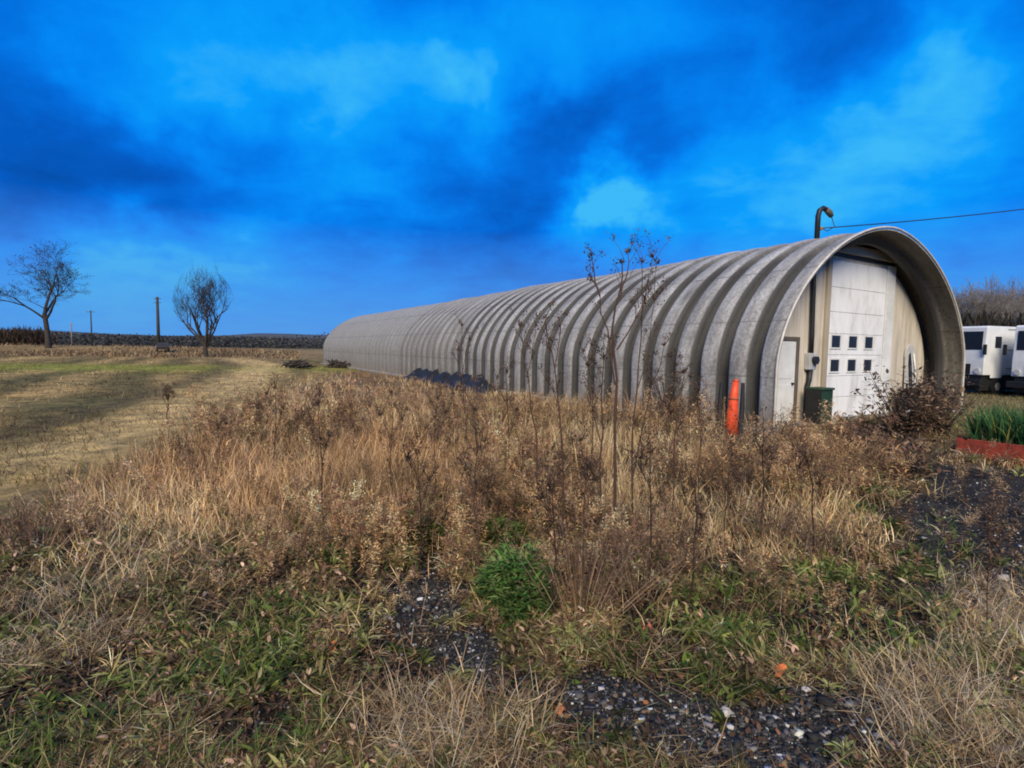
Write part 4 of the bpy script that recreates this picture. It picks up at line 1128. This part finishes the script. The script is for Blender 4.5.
# fan of bare stems by the green clump
def stem_fan(px, py, label, n=60, h=.75, seed=1):
    x, y = gnd(px, py); z = ground_z(x, y)
    t = thing('stem_clump', label, 'plant', (x, y, z), 0)
    P = np.stack([rng.normal(0, .10, n), rng.normal(0, .07, n), np.zeros(n)], -1)
    az = np.arctan2(P[:, 1], P[:, 0])
    V, Q, C = blades(P, rng.uniform(.5, 1, n) * h, rng.uniform(.005, .009, n), np.hypot(P[:, 0], P[:, 1]) * 3.2, rng.uniform(0, .3, n), pick([(.34, .22, .13), (.20, .12, .07), (.12, .07, .045)], n), az=az)
    link('stems', quadmesh('stems', V, Q, C), M_leaf, t)
    m = n * 14; s = rng.integers(0, n, m); tips = V.reshape(n, 4, 2, 3).mean(2); f = rng.uniform(.3, 1, m)[:, None]
    Pp = tips[s, 1] * (1 - f) + tips[s, 3] * f + rng.normal(0, .02, (m, 3))
    V2, Q2, C2 = blades(Pp, rng.uniform(.02, .05, m), rng.uniform(.005, .012, m), rng.uniform(0, 2, m), rng.uniform(0, 1, m), pick([(.16, .10, .06), (.24, .15, .09), (.09, .05, .03)], m), prof=(.5, 1, .8, .2))
    link('dry_leaves', quadmesh('dry_leaves', V2, Q2, C2), M_leaf, t)
stem_fan(580, 612, 'fan of brown stems beside the round green clump', 90, .85)
stem_fan(640, 600, 'loose clump of brown stems right of the stem fan', 60, .65)
stem_fan(772, 540, 'brown stem clump below the entry door', 60, .55)
stem_fan(820, 560, 'reddish brown stem clump before the big door', 60, .45)
stem_fan(30, 560, 'dark brown stem clump near the left edge', 80, .55)

def green_clump(px, py, r, h, label, n=2600, pal=grpal[:3]):
    x, y = gnd(px, py); z = ground_z(x, y)
    a = rng.uniform(0, 6.28, n); q = np.sqrt(rng.random(n)) * r
    lob = .45 + .9 * vnoise(q * np.cos(a) * 9, q * np.sin(a) * 9, 1, int(px)) ; q = q * (.7 + .5 * vnoise(a * 1.5, a * 0, 1, int(px) + 1)); zz = rng.random(n) ** .8 * h * np.sqrt(np.clip(1 - (q / r)**2, .05, 1)) * lob
    P = np.stack([q * np.cos(a), q * np.sin(a), zz], -1)
    cc = pick(pal, n) * (.55 + .75 * (zz / h))[:, None]
    V, Q, C = blades(P, rng.uniform(.04, .12, n), rng.uniform(.010, .030, n), rng.uniform(.2, 1.6, n), rng.uniform(.3, 2.2, n), cc, prof=(.5, 1, .8, .1), az=a + rng.normal(0, 1.2, n))
    t = thing('green_plant', label, 'plant', (x, y, z), 0)
    link('foliage', quadmesh('foliage', V, Q, C), M_leaf, t)
    m = MB()
    for k in range(14):
        b_ = rng.uniform(0, 6.28); m.tube([(0, 0, 0), (math.cos(b_) * r * .4, math.sin(b_) * r * .4, h * .5), (math.cos(b_) * r * .6, math.sin(b_) * r * .6, h * .8)], [.004, .003, .002], 4)
    m.build('stems', mat_plain('green_stem', (.05, .08, .02)), t)
green_clump(516, 598, .33, .36, 'ragged bright green leafy clump in the centre foreground', 3600, [(.07, .15, .03), (.11, .20, .045), (.04, .09, .02), (.16, .19, .06)])
green_clump(416, 540, .22, .22, 'small dark green plant left of the centre clump', 2400)
green_clump(502, 540, .26, .24, 'olive green plant behind the bright centre clump', 2000, [(.09, .12, .03), (.12, .14, .04), (.06, .08, .02)])

# brown leafy shrub by the end wall
def shrub(px, py, w, h, label, n, seed):
    x, y = gnd(px, py); z = ground_z(x, y); R = random.Random(seed)
    t = thing('shrub', label, 'shrub', (x, y, z), 0)
    m = MB(); tips = []
    for k in range(34):
        a = R.uniform(0, 2*PI); l = R.uniform(.5, 1); sx = math.cos(a) * w/2 * R.uniform(.3, 1); sy = math.sin(a) * w/2.6 * R.uniform(.3, 1)
        pts = [(R.gauss(0, .12), R.gauss(0, .08), 0), (sx*.35, sy*.35, h*l*.4), (sx*.75, sy*.75, h*l*.75), (sx, sy, h*l)]
        m.tube(pts, [.014, .011, .007, .003], 5); tips.append(np.array(pts))
    m.build('stems', M_bark, t)
    T = np.array(tips); s = rng.integers(0, len(T), n); f = rng.uniform(.6, 3, n); i = np.clip(f.astype(int), 0, 2); fr_ = (f - i)[:, None]
    P = T[s, i] * (1 - fr_) + T[s, i + 1] * fr_ + rng.normal(0, .12, (n, 3)); P[:, 2] = np.abs(P[:, 2])
    cc = pick([(.15, .09, .055), (.23, .145, .085), (.08, .05, .032), (.34, .23, .14)], n, [4, 3, 4, 1.3])
    V, Q, C = blades(P, rng.uniform(.05, .12, n), rng.uniform(.025, .06, n), rng.uniform(0, 2.4, n), rng.uniform(.3, 1.8, n), cc, prof=(.4, 1, .9, .15))
    link('dead_leaves', quadmesh('dead_leaves', V, Q, C), M_leaf, t)
shrub(905, 446, 1.9, 1.5, 'brown dead-leaved shrub in front of the end wall right of the big door', 2900, 4)
shrub(940, 442, 1.4, 1.05, 'low brown shrub at the right foot of the arch', 1200, 8)
shrub(900, 474, 1.5, .5, 'sprawling brown bramble on the dirt below the brown shrub', 1000, 21)
shrub(862, 458, 1.2, .55, 'low scrubby brown bush before the bottom of the big door', 1000, 9)
shrub(668, 425, 1.3, 1.3, 'thin brown shrub against the ribbed wall left of the orange marker', 420, 12)

# stones and fallen leaves one can single out
def stone(px, py, s, col, label, seed):
    x, y = gnd(px, py); R = np.random.default_rng(seed)
    import bmesh
    bm = bmesh.new(); bmesh.ops.create_icosphere(bm, subdivisions=3, radius=1)
    for v in bm.verts:
        d = v.co.normalized(); k = 1 + .28 * math.sin(3*d.x + seed) * math.cos(2.5*d.y + seed*2) + .12 * math.sin(7*d.z + 5*d.x + seed)
        v.co = (d.x*k*s, d.y*k*s*.75, d.z*k*s*.5)
    me = bpy.data.meshes.new('stone'); bm.to_mesh(me); bm.free()
    o = link('stone', me, mat_plain('stone_%d' % seed, col, rough=.85, scale=20, bump=.4)); o.location = (x, y, ground_z(x, y) + s * .25); o.rotation_euler = (0, 0, seed)
    me.polygons.foreach_set('use_smooth', [True]*len(me.polygons))
    tag(o, label, 'stone')
for i, (px, py, s, c, l) in enumerate([
    (700, 650, .040, (.42, .28, .22), 'pinkish stone lying right of centre in the foreground'),
    (728, 712, .036, (.46, .42, .34), 'pale stone at the edge of the bottom gravel'),
    (806, 690, .022, (.55, .52, .47), 'small white stone in the dark gravel right of the orange leaf'),
    (842, 646, .034, (.44, .32, .25), 'buff stone in the grass above the dark gravel'),
    (722, 735, .020, (.50, .47, .43), 'small grey-white stone low in the bottom gravel'),
    (420, 598, .022, (.5, .48, .44), 'white pebble in the bare gravel patch left of centre'),
    (1003, 575, .05, (.30, .26, .22), 'grey stone beside the gravel at the right edge'),
    (436, 618, .018, (.46, .44, .40), 'light pebble just below the white pebble'),
    (560, 712, .022, (.40, .30, .22), 'tan stone at the left end of the bottom gravel')]): stone(px, py, s, c, l, i + 1)
def fallen_leaf(px, py, s, label, rz, col=(.48, .13, .035)):
    x, y = gnd(px, py)
    pts = []
    for i in range(22):
        a = 2*PI*i/22; r = s * (.55 + .45 * abs(math.cos(2.5 * a)) ** .6); pts.append((r*math.cos(a), r*math.sin(a)*.7, .018 * math.sin(3*a) + .25 * r * abs(math.cos(a))))
    me = bpy.data.meshes.new('leaf'); me.from_pydata([(0, 0, 0)] + pts, [], [(0, i + 1, (i + 1) % 22 + 1) for i in range(22)])
    t = thing('fallen_leaf', label, 'leaf', (x, y, ground_z(x, y) + .045), rz)
    link('blade', me, mat_plain('leaf_orange_%d' % int(px), col, rough=.8, scale=25), t, smooth=True)
    MB().tube([(0, 0, .002), (-s*.7, 0, .01), (-s*1.3, .01, .02)], [.0022, .002, .0015], 4).build('stalk', M_bark, t)
fallen_leaf(779, 680, .062, 'curled orange fallen leaf above the dark gravel', .5)
fallen_leaf(333, 655, .045, 'orange fallen leaf in the left foreground litter', 1.4)
fallen_leaf(234, 668, .045, 'rust orange leaf among green blades at lower left', 2.4, (.42, .10, .03))
fallen_leaf(646, 632, .035, 'dull red-brown leaf below the stem clump', .2, (.30, .09, .05))
fallen_leaf(560, 715, .035, 'small orange leaf at bottom centre beside the gravel', 2.9, (.42, .16, .06))

# ------------------------------------------------------------------ world
w = bpy.data.worlds.new('World'); scene.world = w; w.use_nodes = True
nt = w.node_tree; L = nt.links; bg = nt.nodes['Background']; outn = nt.nodes['World Output']
SUN_EL, SUN_AZ = math.radians(38), math.radians(186)      # azimuth measured clockwise from +Y
sky = N(nt, 'ShaderNodeTexSky', sky_type='NISHITA'); sky.sun_disc = False; sky.sun_elevation = SUN_EL; sky.sun_rotation = SUN_AZ
L.new(sky.outputs[0], bg.inputs[0]); bg.inputs[1].default_value = .05
tc = N(nt, 'ShaderNodeTexCoord')
sx = N(nt, 'ShaderNodeSeparateXYZ'); L.new(tc.outputs['Generated'], sx.inputs[0])
def Mth(op, a, b=None, c=None):
    n = N(nt, 'ShaderNodeMath', operation=op)
    for i, v in enumerate((a, b, c)):
        if v is None: continue
        if isinstance(v, (int, float)): n.inputs[i].default_value = v
        else: L.new(v, n.inputs[i])
    return n.outputs[0]
zc = Mth('MAXIMUM', sx.outputs['Z'], 0.0); dz = Mth('ADD', zc, .22)
cx_ = Mth('DIVIDE', sx.outputs['X'], dz); cy_ = Mth('DIVIDE', sx.outputs['Y'], dz)
cv = N(nt, 'ShaderNodeCombineXYZ'); L.new(cx_, cv.inputs[0]); L.new(cy_, cv.inputs[1])
mp = N(nt, 'ShaderNodeMapping'); mp.inputs['Rotation'].default_value = (0, 0, .35); mp.inputs['Location'].default_value = (5.3, 2.1, 0); mp.inputs['Scale'].default_value = (.9, 1.0, 1); L.new(cv.outputs[0], mp.inputs[0])
nA = N(nt, 'ShaderNodeTexNoise', i_Scale=1.7, i_Detail=5, i_Roughness=.48, i_Distortion=.25); L.new(mp.outputs[0], nA.inputs['Vector'])
nB = N(nt, 'ShaderNodeTexNoise', i_Scale=4.4, i_Detail=9, i_Roughness=.58, i_Distortion=.3); L.new(mp.outputs[0], nB.inputs['Vector'])
# warped direction for the large cloud masses
nW = N(nt, 'ShaderNodeTexNoise', i_Scale=3.2, i_Detail=5, i_Roughness=.6); L.new(tc.outputs['Generated'], nW.inputs['Vector'])
vs_ = N(nt, 'ShaderNodeVectorMath', operation='SUBTRACT'); L.new(nW.outputs['Color'], vs_.inputs[0]); vs_.inputs[1].default_value = (.5, .5, .5)
vm = N(nt, 'ShaderNodeVectorMath', operation='SCALE'); L.new(vs_.outputs[0], vm.inputs[0]); vm.inputs['Scale'].default_value = .40
va = N(nt, 'ShaderNodeVectorMath', operation='ADD'); L.new(tc.outputs['Generated'], va.inputs[0]); L.new(vm.outputs[0], va.inputs[1])
acc = None
CLOUDS = [(480, 95, 45, .16), (945, 60, 60, .56), (612, 208, 44, .44), (380, 160, 80, .30), (235, 95, 55, .10), (735, 125, 50, .22), (310, 285, 90, .20), (190, 262, 60, .22),
          (60, 30, 60, .02), (480, 92, 14, .08), (925, 50, 22, .06), (600, 200, 20, .08), (630, 215, 16, .06), (240, 250, 30, .14), (120, 272, 50, .12), (40, 250, 40, .06), (860, 250, 90, .16), (160, 45, 60, .16), (820, 170, 60, .12), (640, 20, 60, .14), (560, 60, 50, .18), (330, 30, 70, .12), (80, 285, 60, .22),
          (100, 200, 90, -.15), (240, 205, 60, -.20), (400, 190, 48, -.26), (585, 128, 52, -.30), (660, 110, 40, -.10), (720, 60, 70, -.10), (880, 10, 70, -.30), (30, 80, 70, -.12), (350, 245, 60, -.18),
          (480, 200, 45, -.16), (1000, 160, 70, -.10), (290, 130, 28, -.06), (430, 30, 60, -.14), (40, 180, 60, -.06), (540, 250, 60, -.10), (1000, 10, 60, -.14), (170, 150, 60, -.10)]
for (px, py, rr, amp) in CLOUDS:
    r = np.array(ray(px, py)); r /= np.linalg.norm(r)
    d = N(nt, 'ShaderNodeVectorMath', operation='DISTANCE'); L.new(va.outputs[0], d.inputs[0]); d.inputs[1].default_value = tuple(r)
    sig = rr / F_PX * 1.05
    q = Mth('DIVIDE', d.outputs['Value'], sig); q = Mth('MULTIPLY', q, q); q = Mth('MULTIPLY', q, -.7); q = Mth('EXPONENT', q); q = Mth('MULTIPLY', q, amp * 1.6)
    acc = q if acc is None else Mth('ADD', acc, q)
f = Mth('MULTIPLY_ADD', nA.outputs['Fac'], .22, -.11)
f = Mth('ADD', f, Mth('MULTIPLY_ADD', nB.outputs['Fac'], .50, -.25))
f = Mth('ADD', f, acc); f = Mth('ADD', f, .50)
r = N(nt, 'ShaderNodeValToRGB'); L.new(f, r.inputs[0])
def srgb(c): return tuple(((x/255)/12.92 if x/255 <= .04045 else ((x/255+.055)/1.055)**2.4) for x in c)
rampset(r, [(.0, srgb((0, 76, 166))), (.22, srgb((0, 90, 194))), (.40, srgb((0, 110, 222))), (.58, srgb((0, 134, 246))), (.80, srgb((6, 158, 254))), (1, srgb((60, 186, 250)))])
# paler, slightly violet blue near the horizon
hz_ = N(nt, 'ShaderNodeMapRange'); hz_.inputs['From Min'].default_value = .21; hz_.inputs['From Max'].default_value = .0; hz_.inputs['To Min'].default_value = 0; hz_.inputs['To Max'].default_value = .9
L.new(sx.outputs['Z'], hz_.inputs['Value'])
mh = N(nt, 'ShaderNodeMixRGB'); L.new(hz_.outputs[0], mh.inputs[0]); L.new(r.outputs[0], mh.inputs[1]); mh.inputs[2].default_value = (*srgb((92, 156, 228)), 1)
bg2 = N(nt, 'ShaderNodeBackground'); L.new(mh.outputs[0], bg2.inputs[0]); bg2.inputs[1].default_value = 1.0
ms = N(nt, 'ShaderNodeMixShader'); ms.inputs[0].default_value = .985; L.new(bg.outputs[0], ms.inputs[1]); L.new(bg2.outputs[0], ms.inputs[2]); L.new(ms.outputs[0], outn.inputs[0])

sd = bpy.data.lights.new('Sun', 'SUN'); sd.energy = 5.6; sd.angle = math.radians(32); sd.color = (1, .89, .70)
so = bpy.data.objects.new('Sun', sd); COL.objects.link(so)
from mathutils import Vector, Matrix
sdir = Vector((math.sin(SUN_AZ) * math.cos(SUN_EL), math.cos(SUN_AZ) * math.cos(SUN_EL), math.sin(SUN_EL)))
so.rotation_euler = sdir.to_track_quat('Z', 'Y').to_euler()

# ------------------------------------------------------------------ camera
cam = bpy.data.cameras.new('Camera'); co_ = bpy.data.objects.new('Camera', cam); COL.objects.link(co_)
cam.sensor_width = 36; cam.lens = F_PX / 1024 * 36; cam.clip_start = .05; cam.clip_end = 6000
U0 = Vector((0, sp, cp)); R0 = Vector((1, 0, 0)); Fw = Vector((0, cp, -sp))
Rr = R0 * cr + U0 * sr; Uu = U0 * cr - R0 * sr
mt = Matrix((( Rr.x, Uu.x, -Fw.x, 0), (Rr.y, Uu.y, -Fw.y, 0), (Rr.z, Uu.z, -Fw.z, EYE), (0, 0, 0, 1)))
co_.matrix_world = mt
scene.camera = co_
scene.view_settings.view_transform = 'Standard'; scene.view_settings.look = 'None'; scene.view_settings.exposure = 0
scene.cycles.max_bounces = 5; scene.cycles.diffuse_bounces = 3; scene.cycles.transmission_bounces = 3
scene.cycles.filter_width = 1.9
scene.cycles.use_denoising = True
